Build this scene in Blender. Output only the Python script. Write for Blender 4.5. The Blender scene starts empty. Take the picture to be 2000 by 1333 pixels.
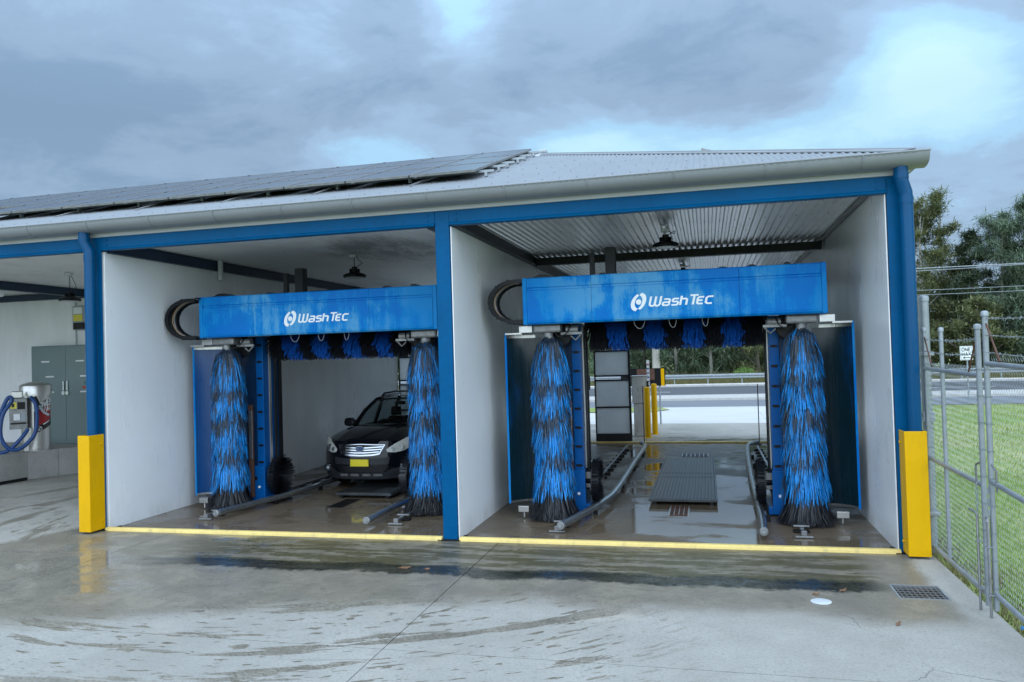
import bpy, bmesh, math, random
from mathutils import Vector, Matrix
R = math.radians
rnd = random.Random(7)
sc = bpy.context.scene
col = sc.collection

# ------------------------------------------------------------------ camera
cam_d = bpy.data.cameras.new('camera'); cam = bpy.data.objects.new('camera', cam_d); col.objects.link(cam)
YAW, PITCH, ROLL, FPX = 0.2438, 0.021, -0.0295, 1526.6
fw = Vector((-math.sin(YAW)*math.cos(PITCH), math.cos(YAW)*math.cos(PITCH), math.sin(PITCH)))
rt = Vector((math.cos(YAW), math.sin(YAW), 0)); up = rt.cross(fw)
r2 = rt*math.cos(ROLL) + up*math.sin(ROLL); u2 = -rt*math.sin(ROLL) + up*math.cos(ROLL)
cam.matrix_world = Matrix(((r2.x, u2.x, -fw.x, 3.4962), (r2.y, u2.y, -fw.y, -9.9385), (r2.z, u2.z, -fw.z, 2.4072), (0, 0, 0, 1)))
cam_d.sensor_width = 36; cam_d.lens = 36*FPX/2000; cam_d.clip_end = 3000; cam_d.clip_start = .05
sc.camera = cam

# ------------------------------------------------------------------ sky, sun, exposure
SUN_EL, SUN_AZ = 40, 166          # azimuth clockwise from +Y (the way the camera looks): the veiled sun stands behind the camera, to the right
w = bpy.data.worlds.new('World'); sc.world = w; w.use_nodes = True
nt = w.node_tree; nt.nodes.clear()
def wn(t, **k):
    n = nt.nodes.new(t)
    for a, v in k.items(): setattr(n, a, v)
    return n
L = nt.links.new
def wm(op, a, b=None, c=None):
    n = wn('ShaderNodeMath', operation=op)
    for i, v in enumerate((a, b, c)):
        if v is None: continue
        if isinstance(v, (int, float)): n.inputs[i].default_value = v
        else: L(v, n.inputs[i])
    return n.outputs[0]
sky = wn('ShaderNodeTexSky', sky_type='NISHITA', sun_disc=False, sun_elevation=R(SUN_EL), sun_rotation=R(SUN_AZ))
bg1 = wn('ShaderNodeBackground'); bg1.inputs[1].default_value = .05; L(sky.outputs[0], bg1.inputs[0])
tc = wn('ShaderNodeTexCoord'); sp = wn('ShaderNodeSeparateXYZ'); L(tc.outputs['Generated'], sp.inputs[0])
X, Y, Z = sp.outputs
zz = wm('ADD', wm('MAXIMUM', Z, 0.0), .16)
cx = wm('DIVIDE', X, zz); cy = wm('DIVIDE', Y, zz)
cb = wn('ShaderNodeCombineXYZ'); L(cx, cb.inputs[0]); L(cy, cb.inputs[1])
def wnoise(scale, detail, rough, off, dist=0.0):
    mp = wn('ShaderNodeMapping'); mp.inputs[1].default_value = off; L(cb.outputs[0], mp.inputs[0])
    n = wn('ShaderNodeTexNoise'); n.inputs['Scale'].default_value = scale; n.inputs['Detail'].default_value = detail
    n.inputs['Roughness'].default_value = rough; n.inputs['Distortion'].default_value = dist; L(mp.outputs[0], n.inputs[0]); return n.outputs[0]
n1 = wnoise(.55, 6, .55, (3.1, 1.7, 0), .6); n2 = wnoise(1.9, 8, .62, (7.3, 2.2, 4), .5); n3 = wnoise(6.5, 6, .6, (1.2, 9.1, 2), .3)
# thinner, brighter breaks in the cloud low on the right of the view
def lump(az, el, sx, sz):
    a = wn('ShaderNodeMath', operation='ARCTAN2'); L(X, a.inputs[0]); L(Y, a.inputs[1])
    e = wm('ARCSINE', Z)
    d = wm('ADD', wm('POWER', wm('DIVIDE', wm('SUBTRACT', a.outputs[0], R(az)), R(sx)), 2), wm('POWER', wm('DIVIDE', wm('SUBTRACT', e, R(el)), R(sz)), 2))
    return wm('POWER', 2.718, wm('MULTIPLY', d, -1.0))
def plus(*t):
    o = t[0]
    for q in t[1:]: o = wm('ADD', o, q)
    return o
def amp(v, k): return wm('MULTIPLY', v, k)
br = plus(amp(lump(14.5, 17.0, 4.6, 3.6), .80), amp(lump(5, 14.0, 8, 1.9), .62), amp(lump(-8, 14.8, 5.0, 1.5), .72), amp(lump(-17, 26, 3.0, 6), .42), amp(lump(-24, 14.6, 5.0, 1.6), .34), amp(lump(19, 14, 6, 3.5), .30),
          amp(lump(-3, 20, 9, 2.6), -.16), amp(lump(21, 24, 7, 4), -.30), amp(lump(-42, 17, 9, 3), -.16), amp(lump(-20, 19.5, 8, 2.2), -.12))
br = plus(br, .20, amp(wm('SUBTRACT', n1, .5), .62), amp(wm('SUBTRACT', n2, .5), .85), amp(wm('SUBTRACT', n3, .5), .34))
rm = wn('ShaderNodeValToRGB'); L(br, rm.inputs[0]); rm.color_ramp.interpolation = 'EASE'
e = rm.color_ramp.elements
e[0].position = 0.0; e[0].color = (.235, .36, .525, 1)
e[1].position = 1.0; e[1].color = (.62, .93, 1.04, 1)
for p, c in ((.18, (.305, .44, .615, 1)), (.36, (.375, .545, .76, 1)), (.55, (.43, .72, .98, 1)), (.78, (.55, .87, 1.02, 1))):
    q = e.new(p); q.color = c
bg2 = wn('ShaderNodeBackground'); L(rm.outputs[0], bg2.inputs[0])
# an overcast sky is brighter overhead than low down
bg2.inputs[1].default_value = 1.0
L(wm('MULTIPLY_ADD', wm('MAXIMUM', wm('SUBTRACT', Z, .28), 0), .58, .292), bg2.inputs[1])
mx = wn('ShaderNodeMixShader'); mx.inputs[0].default_value = .93
L(bg1.outputs[0], mx.inputs[1]); L(bg2.outputs[0], mx.inputs[2])
wo = wn('ShaderNodeOutputWorld'); L(mx.outputs[0], wo.inputs[0])
sd = bpy.data.lights.new('sun', 'SUN'); sd.energy = 1.5; sd.angle = R(130); sd.color = (.76, .88, 1.0)
so = bpy.data.objects.new('sun', sd); col.objects.link(so)
sdir = Vector((math.sin(R(SUN_AZ))*math.cos(R(SUN_EL)), math.cos(R(SUN_AZ))*math.cos(R(SUN_EL)), math.sin(R(SUN_EL))))
so.rotation_euler = sdir.to_track_quat('Z', 'Y').to_euler(); so.location = sdir*50
sc.view_settings.view_transform = 'Standard'; sc.view_settings.look = 'None'
sc.view_settings.exposure = 1.77; sc.view_settings.gamma = 1.0
sc.view_settings.use_curve_mapping = False
sc.cycles.max_bounces = 8; sc.cycles.transparent_max_bounces = 16
sc.cycles.sample_clamp_indirect = 6

# ------------------------------------------------------------------ materials
class Mat:
    def __init__(s, name):
        s.m = bpy.data.materials.new(name); s.m.use_nodes = True; s.t = s.m.node_tree
        s.b = s.t.nodes['Principled BSDF']; s.out = s.t.nodes['Material Output']; s._p = None
    def n(s, t, **k):
        n = s.t.nodes.new(t)
        for a, v in k.items(): setattr(n, a, v)
        return n
    def l(s, a, b): s.t.links.new(a, b)
    def put(s, sock, v):
        if isinstance(v, (int, float)): sock.default_value = v
        elif isinstance(v, tuple): sock.default_value = v if len(v) != 3 or sock.type == 'VECTOR' else (*v, 1)
        else: s.l(v, sock)
    def ma(s, op, a, b=None, c=None, clamp=False):
        n = s.n('ShaderNodeMath', operation=op); n.use_clamp = clamp
        for i, v in enumerate((a, b, c)):
            if v is not None: s.put(n.inputs[i], v)
        return n.outputs[0]
    def pos(s, obj=False):
        if s._p is None:
            v = s.n('ShaderNodeTexCoord').outputs['Object'] if obj else s.n('ShaderNodeNewGeometry').outputs['Position']
            q = s.n('ShaderNodeSeparateXYZ'); s.l(v, q.inputs[0]); s._p = (v, *q.outputs)
        return s._p
    def vec(s, x, y, z):
        n = s.n('ShaderNodeCombineXYZ')
        for i, v in enumerate((x, y, z)): s.put(n.inputs[i], v)
        return n.outputs[0]
    def noise(s, scale, detail=4, rough=.55, st=(1, 1, 1), off=(0, 0, 0), dist=0, v=None):
        mp = s.n('ShaderNodeMapping'); mp.inputs['Scale'].default_value = st; mp.inputs['Location'].default_value = off
        s.l(v if v is not None else s.pos()[0], mp.inputs[0])
        n = s.n('ShaderNodeTexNoise'); n.inputs['Scale'].default_value = scale; n.inputs['Detail'].default_value = detail
        n.inputs['Roughness'].default_value = rough; n.inputs['Distortion'].default_value = dist
        s.l(mp.outputs[0], n.inputs[0]); return n.outputs[0]
    def ss(s, x, a, b):
        n = s.n('ShaderNodeMapRange', interpolation_type='SMOOTHSTEP')
        s.put(n.inputs[0], x); n.inputs[1].default_value = a; n.inputs[2].default_value = b; return n.outputs[0]
    def lin(s, x, a, b, c, d):
        n = s.n('ShaderNodeMapRange'); s.put(n.inputs[0], x)
        for i, v in enumerate((a, b, c, d)): n.inputs[1+i].default_value = v
        return n.outputs[0]
    def mix(s, f, a, b, bt='MIX'):
        n = s.n('ShaderNodeMix', data_type='RGBA', blend_type=bt)
        s.put(n.inputs[0], f); s.put(n.inputs[6], a); s.put(n.inputs[7], b); return n.outputs[2]
    def bump(s, h, strength=.3, dist=.01):
        n = s.n('ShaderNodeBump'); n.inputs['Strength'].default_value = strength; n.inputs['Distance'].default_value = dist
        s.l(h, n.inputs['Height']); s.l(n.outputs[0], s.b.inputs['Normal'])
    def set(s, **k):
        nm = {'col': 'Base Color', 'rough': 'Roughness', 'metal': 'Metallic', 'spec': 'Specular IOR Level', 'emit': 'Emission Color', 'es': 'Emission Strength', 'coat': 'Coat Weight', 'cr': 'Coat Roughness', 'trans': 'Transmission Weight', 'ior': 'IOR', 'sub': 'Subsurface Weight'}
        for a, v in k.items(): s.put(s.b.inputs[nm[a]], v)
        return s

def paint(name, c, rough=.45, metal=0, var=.18, scale=2.5, dirt=0.0, dirtcol=(.06, .055, .045), bump=0.0, spec=.5, st=(1, 1, 1), coat=0):
    m = Mat(name); a = m.noise(scale, 5, .6, st); b = m.noise(scale*9, 4, .6, st, (3, 1, 2))
    f = m.ma('ADD', m.ma('MULTIPLY', a, .65), m.ma('MULTIPLY', b, .35))
    f = m.ss(f, .3, .7)
    lo = tuple(x*(1-var) for x in c); hi = tuple(min(1, x*(1+var)) for x in c)
    k = m.mix(f, lo, hi)
    if dirt:
        d = m.noise(scale*1.7, 6, .7, (st[0]*1.6, st[1]*1.6, st[2]*.35), (5, 5, 1)); k = m.mix(m.ma('MULTIPLY', m.ss(d, .5, .78), dirt), k, dirtcol)
    m.set(col=k, rough=m.lin(b, .2, .8, max(.03, rough*.8), min(1, rough*1.2)), metal=metal, spec=spec, coat=coat)
    if bump: m.bump(b, bump, .006)
    return m.m

MT = {}
MT['blue'] = paint('blue_steel_paint', (.0, .082, .215), .36, var=.12, scale=1.3, dirt=.25, dirtcol=(.0, .05, .13), bump=.12, spec=.08)
MT['navy'] = paint('navy_rafter_paint', (.006, .022, .055), .45, var=.12, scale=1.1)
MT['darkbeam'] = paint('dark_beam_paint', (.008, .012, .018), .5, var=.15)
MT['bluepipe'] = paint('blue_downpipe_paint', (.0, .062, .165), .24, var=.06, scale=1, spec=.2)
MT['gutter'] = paint('grey_gutter_steel', (.235, .25, .265), .38, var=.05, scale=1, dirt=.12)
MT['fascia'] = paint('pale_fascia_board', (.44, .46, .48), .5, var=.05, scale=.8, dirt=.15, dirtcol=(.2, .2, .19))
MT['yellow'] = paint('yellow_guard_paint', (.74, .40, .0), .42, spec=.2, var=.05, scale=1.5, dirt=.28, dirtcol=(.28, .17, .03))
MT['yellowkerb'] = paint('worn_yellow_kerb_paint', (.80, .60, .20), .55, var=.10, scale=2.5, dirt=.55, dirtcol=(.24, .2, .13), bump=.3)
MT['galv'] = paint('galvanised_steel', (.30, .33, .35), .5, metal=.4, var=.14, scale=6, dirt=.15, dirtcol=(.12, .09, .06))
MT['wire'] = paint('galvanised_wire', (.28, .31, .32), .5, metal=.3, var=.15, scale=6)
MT['steel'] = paint('wet_tube_steel', (.36, .39, .42), .24, metal=.85, var=.2, scale=3, dirt=.35, dirtcol=(.08, .06, .045))
MT['stainless'] = paint('brushed_stainless', (.55, .54, .52), .3, metal=.9, var=.06, scale=1.5, st=(1, 1, .1), dirt=.06, dirtcol=(.3, .28, .26))
MT['rust'] = paint('rust_brown_bar', (.10, .045, .028), .7, var=.3, scale=8, bump=.4)
MT['rail_rust'] = paint('red_marker_rod_paint', (.10, .025, .02), .6, var=.3, scale=8)
MT['black'] = paint('black_rubber', (.008, .008, .009), .5, var=.2, scale=5, spec=.25)
MT['blackplastic'] = paint('black_plastic', (.009, .010, .012), .4, var=.15, scale=4, spec=.25)
MT['greycast'] = paint('grey_cast_aluminium', (.25, .25, .25), .45, metal=.5, var=.25, scale=9, dirt=.4, dirtcol=(.07, .055, .045))
MT['white'] = paint('white_paint', (.74, .76, .77), .4, var=.04, scale=2, dirt=.1, dirtcol=(.35, .34, .32))
MT['letter'] = paint('white_vinyl_lettering', (.83, .85, .86), .35, var=.03, scale=6)
MT['cabinet'] = paint('grey_green_cabinet_paint', (.15, .21, .21), .4, var=.06, scale=1)
MT['red'] = paint('red_print', (.36, .012, .014), .35, var=.08)
MT['signblack'] = paint('black_print', (.01, .01, .012), .4, var=.05)
MT['signblue'] = paint('teal_print', (.01, .11, .12), .4, var=.05)
MT['labelyellow'] = paint('yellow_print', (.72, .62, .05), .4, var=.05)
MT['greyprint'] = paint('grey_print', (.3, .33, .36), .4, var=.05)
MT['hose'] = paint('blue_hose_rubber', (.008, .055, .20), .4, var=.12, scale=9)
MT['tan'] = paint('tan_cable', (.55, .33, .17), .5, var=.1)
MT['pvc'] = paint('white_pvc', (.55, .58, .6), .4, var=.05)
MT['tile_grate'] = paint('dark_wet_grating', (.05, .055, .06), .3, metal=.6, var=.25, scale=5)
MT['leafdry'] = paint('dry_leaf', (.15, .075, .035), .7, var=.3, scale=20)
MT['bark'] = paint('grey_bark', (.17, .15, .125), .85, var=.35, scale=3, st=(1, 1, .3), bump=.5)
MT['palebark'] = paint('pale_bark', (.42, .40, .36), .8, var=.25, scale=2.5, st=(1, 1, .4))
MT['kerb'] = paint('pale_kerb_concrete', (.46, .44, .41), .75, var=.12, scale=3, dirt=.2)
def poly_mat():
    m = Mat('translucent_door_panel'); n = m.noise(2, 5, .6); k = m.mix(m.ss(n, .3, .7), (.78, .79, .79), (.86, .87, .87)); m.set(col=k, rough=.45)
    tr = m.n('ShaderNodeBsdfTranslucent'); m.l(k, tr.inputs[0]); x = m.n('ShaderNodeMixShader'); x.inputs[0].default_value = .6
    m.l(m.b.outputs[0], x.inputs[1]); m.l(tr.outputs[0], x.inputs[2]); m.l(x.outputs[0], m.out.inputs[0]); return m.m
MT['doorpanel'] = poly_mat()
MT['lampwhite'] = paint('lamp_lens', (.55, .58, .6), .3, var=.03)

def wall_mat():
    m = Mat('white_wall_panel'); p, x, y, z = m.pos()
    n = m.noise(.7, 5, .6); s = m.noise(2.2, 5, .6, (1.0, 1.0, .3)); f = m.noise(22, 3, .6)
    k = m.mix(m.ss(n, .35, .7), (.83, .84, .85), (.88, .89, .89))
    # mostly reflections and shade from the gantry inwards, painted in with some spray grime
    g = m.ma('MULTIPLY', m.ss(y, 1.0, 3.0), m.ss(m.ma('ADD', s, m.ma('MULTIPLY', n, .6)), .55, 1.0))
    k = m.mix(m.ma('MULTIPLY', g, .28), k, (.52, .53, .54))
    b = m.ma('MULTIPLY', m.ma('SUBTRACT', 1, m.ss(z, 0, .35)), m.ss(s, .35, .65))
    k = m.mix(m.ma('MULTIPLY', b, .35), k, (.28, .26, .22))
    m.set(col=k, rough=m.lin(s, .3, .7, .24, .42), spec=.5); m.bump(f, .03, .003); return m.m
MT['wall'] = wall_mat()

def ceil_mat():
    m = Mat('ribbed_ceiling_steel'); p, x, y, z = m.pos()
    n = m.noise(.9, 6, .65); s = m.noise(2.2, 6, .7, (1, .35, 1), (4, 2, 0))
    k = m.mix(m.ss(n, .3, .7), (.66, .66, .65), (.76, .76, .75))
    d = m.ma('ADD', m.ma('POWER', m.ma('DIVIDE', m.ma('ADD', x, 1.7), 1.3), 2), m.ma('POWER', m.ma('DIVIDE', m.ma('SUBTRACT', y, 2.9), 1.5), 2))
    mold = m.ma('MULTIPLY', m.ma('SUBTRACT', 1, m.ss(d, .1, 1.9)), m.ss(s, .38, .62))
    k = m.mix(m.ma('MULTIPLY', mold, .8), k, (.07, .055, .055))
    k = m.mix(m.ma('MULTIPLY', m.ss(s, .56, .75), .4), k, (.16, .14, .12))
    m.set(col=k, rough=.30, metal=.7); return m.m
MT['ceiling'] = ceil_mat()
MT['ceilingpale'] = MT['ceiling'].copy(); MT['ceilingpale'].name = 'pale_painted_ceiling'; MT['ceilingpale'].node_tree.nodes['Principled BSDF'].inputs['Metallic'].default_value = 0.0
MT['roof'] = paint('zinc_roof_steel', (.28, .295, .31), .45, metal=.25, var=.06, scale=.8, dirt=.1, dirtcol=(.3, .3, .3))

def gantry_mat():
    m = Mat('faded_gantry_blue'); v, x, y, z = m.pos(True)
    va = m.n('ShaderNodeVectorMath', operation='ADD'); m.l(v, va.inputs[0]); m.l(m.n('ShaderNodeObjectInfo').outputs['Location'], va.inputs[1]); v = va.outputs[0]
    n = m.noise(1.25, 5, .6, v=v, off=(2.3, 0, 5)); s = m.noise(5, 6, .7, (1.3, 1, .13), v=v); f = m.noise(60, 3, .6, (1, 1, .25), v=v)
    h = m.ma('ADD', m.ma('ADD', m.ma('MULTIPLY', n, 1.25), m.ma('MULTIPLY', s, .75)), m.ma('MULTIPLY', f, .22))
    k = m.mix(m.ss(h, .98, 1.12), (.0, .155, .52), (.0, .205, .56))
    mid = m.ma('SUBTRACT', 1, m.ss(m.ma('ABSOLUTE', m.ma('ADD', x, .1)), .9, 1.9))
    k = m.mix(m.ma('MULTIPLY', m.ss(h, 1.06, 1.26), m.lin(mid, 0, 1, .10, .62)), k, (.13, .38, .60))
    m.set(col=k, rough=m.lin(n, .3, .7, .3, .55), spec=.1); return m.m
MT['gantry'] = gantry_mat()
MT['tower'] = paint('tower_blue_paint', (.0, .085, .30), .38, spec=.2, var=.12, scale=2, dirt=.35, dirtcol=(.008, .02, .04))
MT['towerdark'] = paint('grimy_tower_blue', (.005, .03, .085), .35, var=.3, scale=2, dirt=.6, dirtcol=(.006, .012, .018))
def splash_mat():
    m = Mat('grimy_splash_sheet'); v, x, y, z = m.pos()
    n = m.noise(.9, 5, .6, (1.5, 1.5, .45), (3.3, 1.0, 2.0)); s = m.noise(5, 5, .7, (2, 2, .08))
    k = m.mix(m.ss(m.ma('ADD', m.ma('ADD', n, m.ma('MULTIPLY', s, .14)), m.lin(x, -4.6, -3.5, .20, 0)), .63, .82), (.004, .018, .026), (.002, .06, .21))
    m.set(col=k, rough=m.lin(s, .3, .7, .18, .35)); return m.m
MT['splash'] = splash_mat()

def concrete_mat():
    m = Mat('wash_apron_concrete'); p, x, y, z = m.pos()
    big = m.noise(.5, 5, .6); mid = m.noise(2.2, 6, .65); fine = m.noise(38, 4, .7); grit = m.noise(170, 2, .6)
    str_ = m.noise(3.2, 6, .7, (.25, 1.6, 1))
    dry = m.mix(m.ss(m.ma('ADD', m.ma('MULTIPLY', big, .6), m.ma('MULTIPLY', mid, .4)), .35, .68), (.315, .30, .265), (.42, .40, .36))
    dry = m.mix(m.ma('MULTIPLY', m.ss(fine, .46, .66), .60), dry, (.24, .23, .21))
    blot = m.noise(9, 5, .7, off=(4, 7, 2)); dry = m.mix(m.ma('MULTIPLY', m.ss(blot, .52, .70), .42), dry, (.27, .25, .215))
    dry = m.mix(m.ma('MULTIPLY', m.ss(grit, .52, .66), .5), dry, (.20, .19, .175))
    dry = m.mix(m.ma('MULTIPLY', m.ss(m.noise(1.1, 5, .6, off=(9, 4, 0)), .55, .75), .35), dry, (.47, .40, .32))
    wetc = m.mix(m.ss(mid, .35, .7), (.15, .125, .09), (.27, .235, .18))
    wetc = m.mix(m.ma('MULTIPLY', m.ss(fine, .46, .66), .6), wetc, (.085, .075, .055))
    wetc = m.mix(m.ma('MULTIPLY', m.ss(blot, .5, .68), .5), wetc, (.095, .08, .05))
    wob = m.ma('ADD', m.ma('MULTIPLY', m.ma('SUBTRACT', big, .5), 1.4), m.ma('MULTIPLY', m.ma('SUBTRACT', mid, .5), .7))
    # wash water drains over the front strip: its outer edge runs from the left corner to the grate
    edge = m.ma('ADD', -2.45, m.ma('MULTIPLY', m.ma('MINIMUM', m.ma('SUBTRACT', x, 1.6), 0.0), .30))
    f1 = m.ss(m.ma('ADD', m.ma('SUBTRACT', y, edge), wob), -.22, .35)
    left = m.ss(m.ma('ADD', m.ma('ADD', x, m.ma('MULTIPLY', m.ma('MINIMUM', y, 0.0), -.35)), m.ma('MULTIPLY', wob, .45)), -6.1, -5.75)
    f1 = m.ma('MULTIPLY', f1, left)
    f1 = m.ma('MULTIPLY', f1, m.ma('SUBTRACT', 1, m.ss(m.ma('ADD', y, m.ma('MULTIPLY', wob, 1.0)), 12.0, 13.6)))
    f1 = m.ma('MULTIPLY', f1, m.ma('SUBTRACT', 1, m.ss(m.ma('ADD', x, m.ma('MULTIPLY', wob, .2)), 5.55, 5.75)))
    # tyre-flung drips and smears on the turning arc out of the bay
    dx = m.ma('ADD', x, 1.6); dy = m.ma('SUBTRACT', y, 1.6)
    rr = m.ma('SQRT', m.ma('ADD', m.ma('MULTIPLY', dx, dx), m.ma('MULTIPLY', dy, dy)))
    an = m.ma('ARCTAN2', dy, dx)
    pv = m.vec(m.ma('MULTIPLY', rr, 1.0), m.ma('MULTIPLY', an, 1.1), 0.0)
    arc = m.noise(2.4, 6, .62, (1.15, .7, 1), (.7, 2, 0), v=pv)
    spots = m.noise(5.2, 3, .5, (1.6, 1.1, 1), (3, 8, 1), v=m.vec(m.ma('MULTIPLY', rr, 1.5), m.ma('MULTIPLY', an, 3.2), 0.0))
    sp2 = m.noise(11, 3, .5, (1.3, 1.0, 1), (5, 1, 4), v=m.vec(m.ma('MULTIPLY', rr, 1.6), m.ma('MULTIPLY', an, 3.0), 0.0))
    arcs = m.ma('MULTIPLY', m.ss(arc, .556, .568), m.lin(m.ss(fine, .35, .6), 0, 1, .55, 1)); drips = m.ma('MAXIMUM', m.ss(spots, .632, .643), m.ss(sp2, .650, .662))
    zone = m.ma('MULTIPLY', m.ss(m.ma('ADD', y, m.ma('MULTIPLY', wob, .4)), -6.2, -4.3), m.ma('SUBTRACT', 1, m.ss(x, 2.2, 3.8)))
    f2 = m.ma('MULTIPLY', m.ma('MAXIMUM', m.ma('MULTIPLY', arcs, .95), m.ma('MULTIPLY', drips, .95)), zone)
    out = m.ma('SUBTRACT', 1, f1)
    wet = m.ma('MAXIMUM', m.ma('MULTIPLY', f1, m.lin(mid, .3, .7, .72, 1.0)), f2)
    k = m.mix(wet, dry, wetc)
    # algae and silt in the fall of the slab in front of the kerbs
    bx = m.ma('MULTIPLY', m.ss(x, -4.2, -2.4), m.ma('SUBTRACT', 1, m.ss(x, 4.9, 5.35)))
    yb = m.ma('ADD', y, m.ma('ADD', 1.46, m.ma('MULTIPLY', m.ma('SUBTRACT', m.noise(1.1, 4, .6, (1, .2, 1), (2, 2, 2)), .5), .55)))
    core = m.ma('SUBTRACT', 1, m.ss(m.ma('ADD', m.ma('ABSOLUTE', yb), m.ma('MULTIPLY', m.ma('SUBTRACT', blot, .5), .35)), .12, .24))
    film = m.ma('MULTIPLY', m.ss(yb, -.15, .1), m.ma('SUBTRACT', 1, m.ss(y, -.35, .15)))
    film = m.ma('MULTIPLY', m.ma('MULTIPLY', film, bx), m.lin(m.ss(m.ma('ADD', str_, m.ma('MULTIPLY', m.ma('SUBTRACT', blot, .5), .3)), .43, .53), 0, 1, .18, 1.0))
    k = m.mix(m.ma('MULTIPLY', film, .9), k, (.062, .054, .020))
    k = m.mix(m.ma('MULTIPLY', m.ma('MULTIPLY', core, bx), m.lin(str_, .3, .6, .8, 1.0)), k, (.014, .015, .008))
    vo = m.n('ShaderNodeTexVoronoi', feature='DISTANCE_TO_EDGE'); vo.inputs['Scale'].default_value = .33; wv = m.n('ShaderNodeVectorMath', operation='ADD'); m.l(p, wv.inputs[0]); m.l(m.vec(m.ma('MULTIPLY', mid, .35), m.ma('MULTIPLY', big, .35), 0.0), wv.inputs[1]); m.l(wv.outputs[0], vo.inputs['Vector'])
    crk = m.ma('MULTIPLY', m.ma('SUBTRACT', 1, m.ss(vo.outputs['Distance'], .0006, .0022)), m.ss(big, .50, .58))
    k = m.mix(m.ma('MULTIPLY', crk, .7), k, (.06, .055, .045))
    # brown bay floors
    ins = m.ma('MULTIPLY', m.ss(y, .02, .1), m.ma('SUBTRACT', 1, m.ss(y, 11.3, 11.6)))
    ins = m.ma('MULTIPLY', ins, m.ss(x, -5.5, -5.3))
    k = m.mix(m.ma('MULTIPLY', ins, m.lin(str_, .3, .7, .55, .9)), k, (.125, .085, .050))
    # standing water
    mrb = m.ma('MULTIPLY', m.ma('MULTIPLY', m.ss(x, 1.9, 2.4), m.ma('SUBTRACT', 1, m.ss(x, 4.0, 4.2))), m.ma('MULTIPLY', m.ss(y, .25, .7), m.ma('SUBTRACT', 1, m.ss(y, 3.5, 9.0))))
    pud = m.ss(m.ma('ADD', m.ma('ADD', m.noise(.85, 4, .55, (.8, 1.2, 1), (1.5, 6.2, 0)), m.ma('MULTIPLY', mrb, .10)), m.ma('MULTIPLY', m.ma('SUBTRACT', fine, .5), .16)), .47, .56)
    apr = m.ma('MULTIPLY', m.ma('SUBTRACT', 1, m.ss(y, -.2, .1)), m.ss(x, -3.2, -1.2))
    pud = m.ma('MULTIPLY', pud, m.ma('MULTIPLY', f1, m.ma('SUBTRACT', 1, m.ma('MULTIPLY', apr, .8))))
    pud = m.ma('MAXIMUM', pud, m.ma('MULTIPLY', m.ma('MULTIPLY', core, bx), m.lin(m.ss(blot, .4, .6), 0, 1, .25, .7)))
    rw = m.lin(grit, .3, .7, .27, .46)
    rough = m.ma('ADD', m.ma('MULTIPLY', m.ma('SUBTRACT', 1, wet), .75), m.ma('MULTIPLY', wet, rw))
    rough = m.ma('ADD', m.ma('MULTIPLY', rough, m.ma('SUBTRACT', 1, pud)), m.ma('MULTIPLY', pud, .05))
    m.set(col=k, rough=rough, spec=m.lin(wet, 0, 1, .3, .5))
    hb = m.ma('MULTIPLY', m.ma('ADD', m.ma('MULTIPLY', fine, .6), m.ma('MULTIPLY', grit, .5)), m.ma('SUBTRACT', 1, m.ma('MULTIPLY', pud, .93)))
    m.bump(hb, .35, .008); return m.m
MT['concrete'] = concrete_mat()
MT['plinth'] = paint('plain_plinth_concrete', (.33, .325, .31), .85, var=.16, scale=1.6, dirt=.3, dirtcol=(.12, .11, .10), bump=.25)
MT['backconc'] = paint('pale_drive_concrete', (.56, .55, .52), .7, var=.08, scale=.5, dirt=.25, dirtcol=(.33, .31, .28), st=(.3, 1, 1))
MT['asphalt'] = paint('grey_asphalt', (.085, .088, .095), .75, var=.12, scale=.6, st=(.2, 1, 1))
MT['asphalt2'] = paint('pale_side_road', (.17, .18, .195), .75, var=.1, scale=.6, st=(.2, 1, 1))

def ground_mat():
    m = Mat('mown_grass_ground'); n = m.noise(.35, 5, .6); f = m.noise(9, 5, .7)
    k = m.mix(m.ss(n, .38, .66), (.24, .31, .08), (.40, .38, .17)); k = m.mix(m.ss(f, .45, .75), k, (.13, .21, .04))
    m.set(col=k, rough=.9); m.bump(f, .5, .05); return m.m
MT['grass'] = ground_mat()
def blade(name, a, b):
    m = Mat(name); oi = m.noise(14, 2, .6); k = m.mix(m.ss(oi, .3, .7), a, b); n = m.noise(.5, 3, .6)
    k = m.mix(m.ma('MULTIPLY', m.ss(n, .52, .7), .55), k, (.26, .22, .10)); m.set(col=k, rough=.6)
    tr = m.n('ShaderNodeBsdfTranslucent'); m.l(k, tr.inputs[0]); x = m.n('ShaderNodeMixShader'); x.inputs[0].default_value = .3
    m.l(m.b.outputs[0], x.inputs[1]); m.l(tr.outputs[0], x.inputs[2]); m.l(x.outputs[0], m.out.inputs[0]); return m.m
MT['blade'] = blade('grass_blade', (.24, .36, .07), (.38, .47, .16))
MT['drygrass'] = blade('dry_verge_grass', (.26, .22, .11), (.17, .17, .07))
def leafmat(name, a, b):
    m = Mat(name); n1 = m.noise(1.1, 3, .6); n2 = m.noise(9, 2, .5)
    k = m.mix(m.ss(m.ma('ADD', m.ma('MULTIPLY', n1, .6), m.ma('MULTIPLY', n2, .4)), .36, .64), a, b); m.set(col=k, rough=.65, spec=.25)
    tr = m.n('ShaderNodeBsdfTranslucent'); m.l(k, tr.inputs[0]); x = m.n('ShaderNodeMixShader'); x.inputs[0].default_value = .28
    m.l(m.b.outputs[0], x.inputs[1]); m.l(tr.outputs[0], x.inputs[2]); m.l(x.outputs[0], m.out.inputs[0]); return m.m
MT['oliveleaf'] = leafmat('olive_foliage', (.11, .135, .06), (.25, .26, .12))
MT['greyleaf'] = leafmat('grey_green_needles', (.10, .15, .10), (.22, .28, .17))
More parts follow.
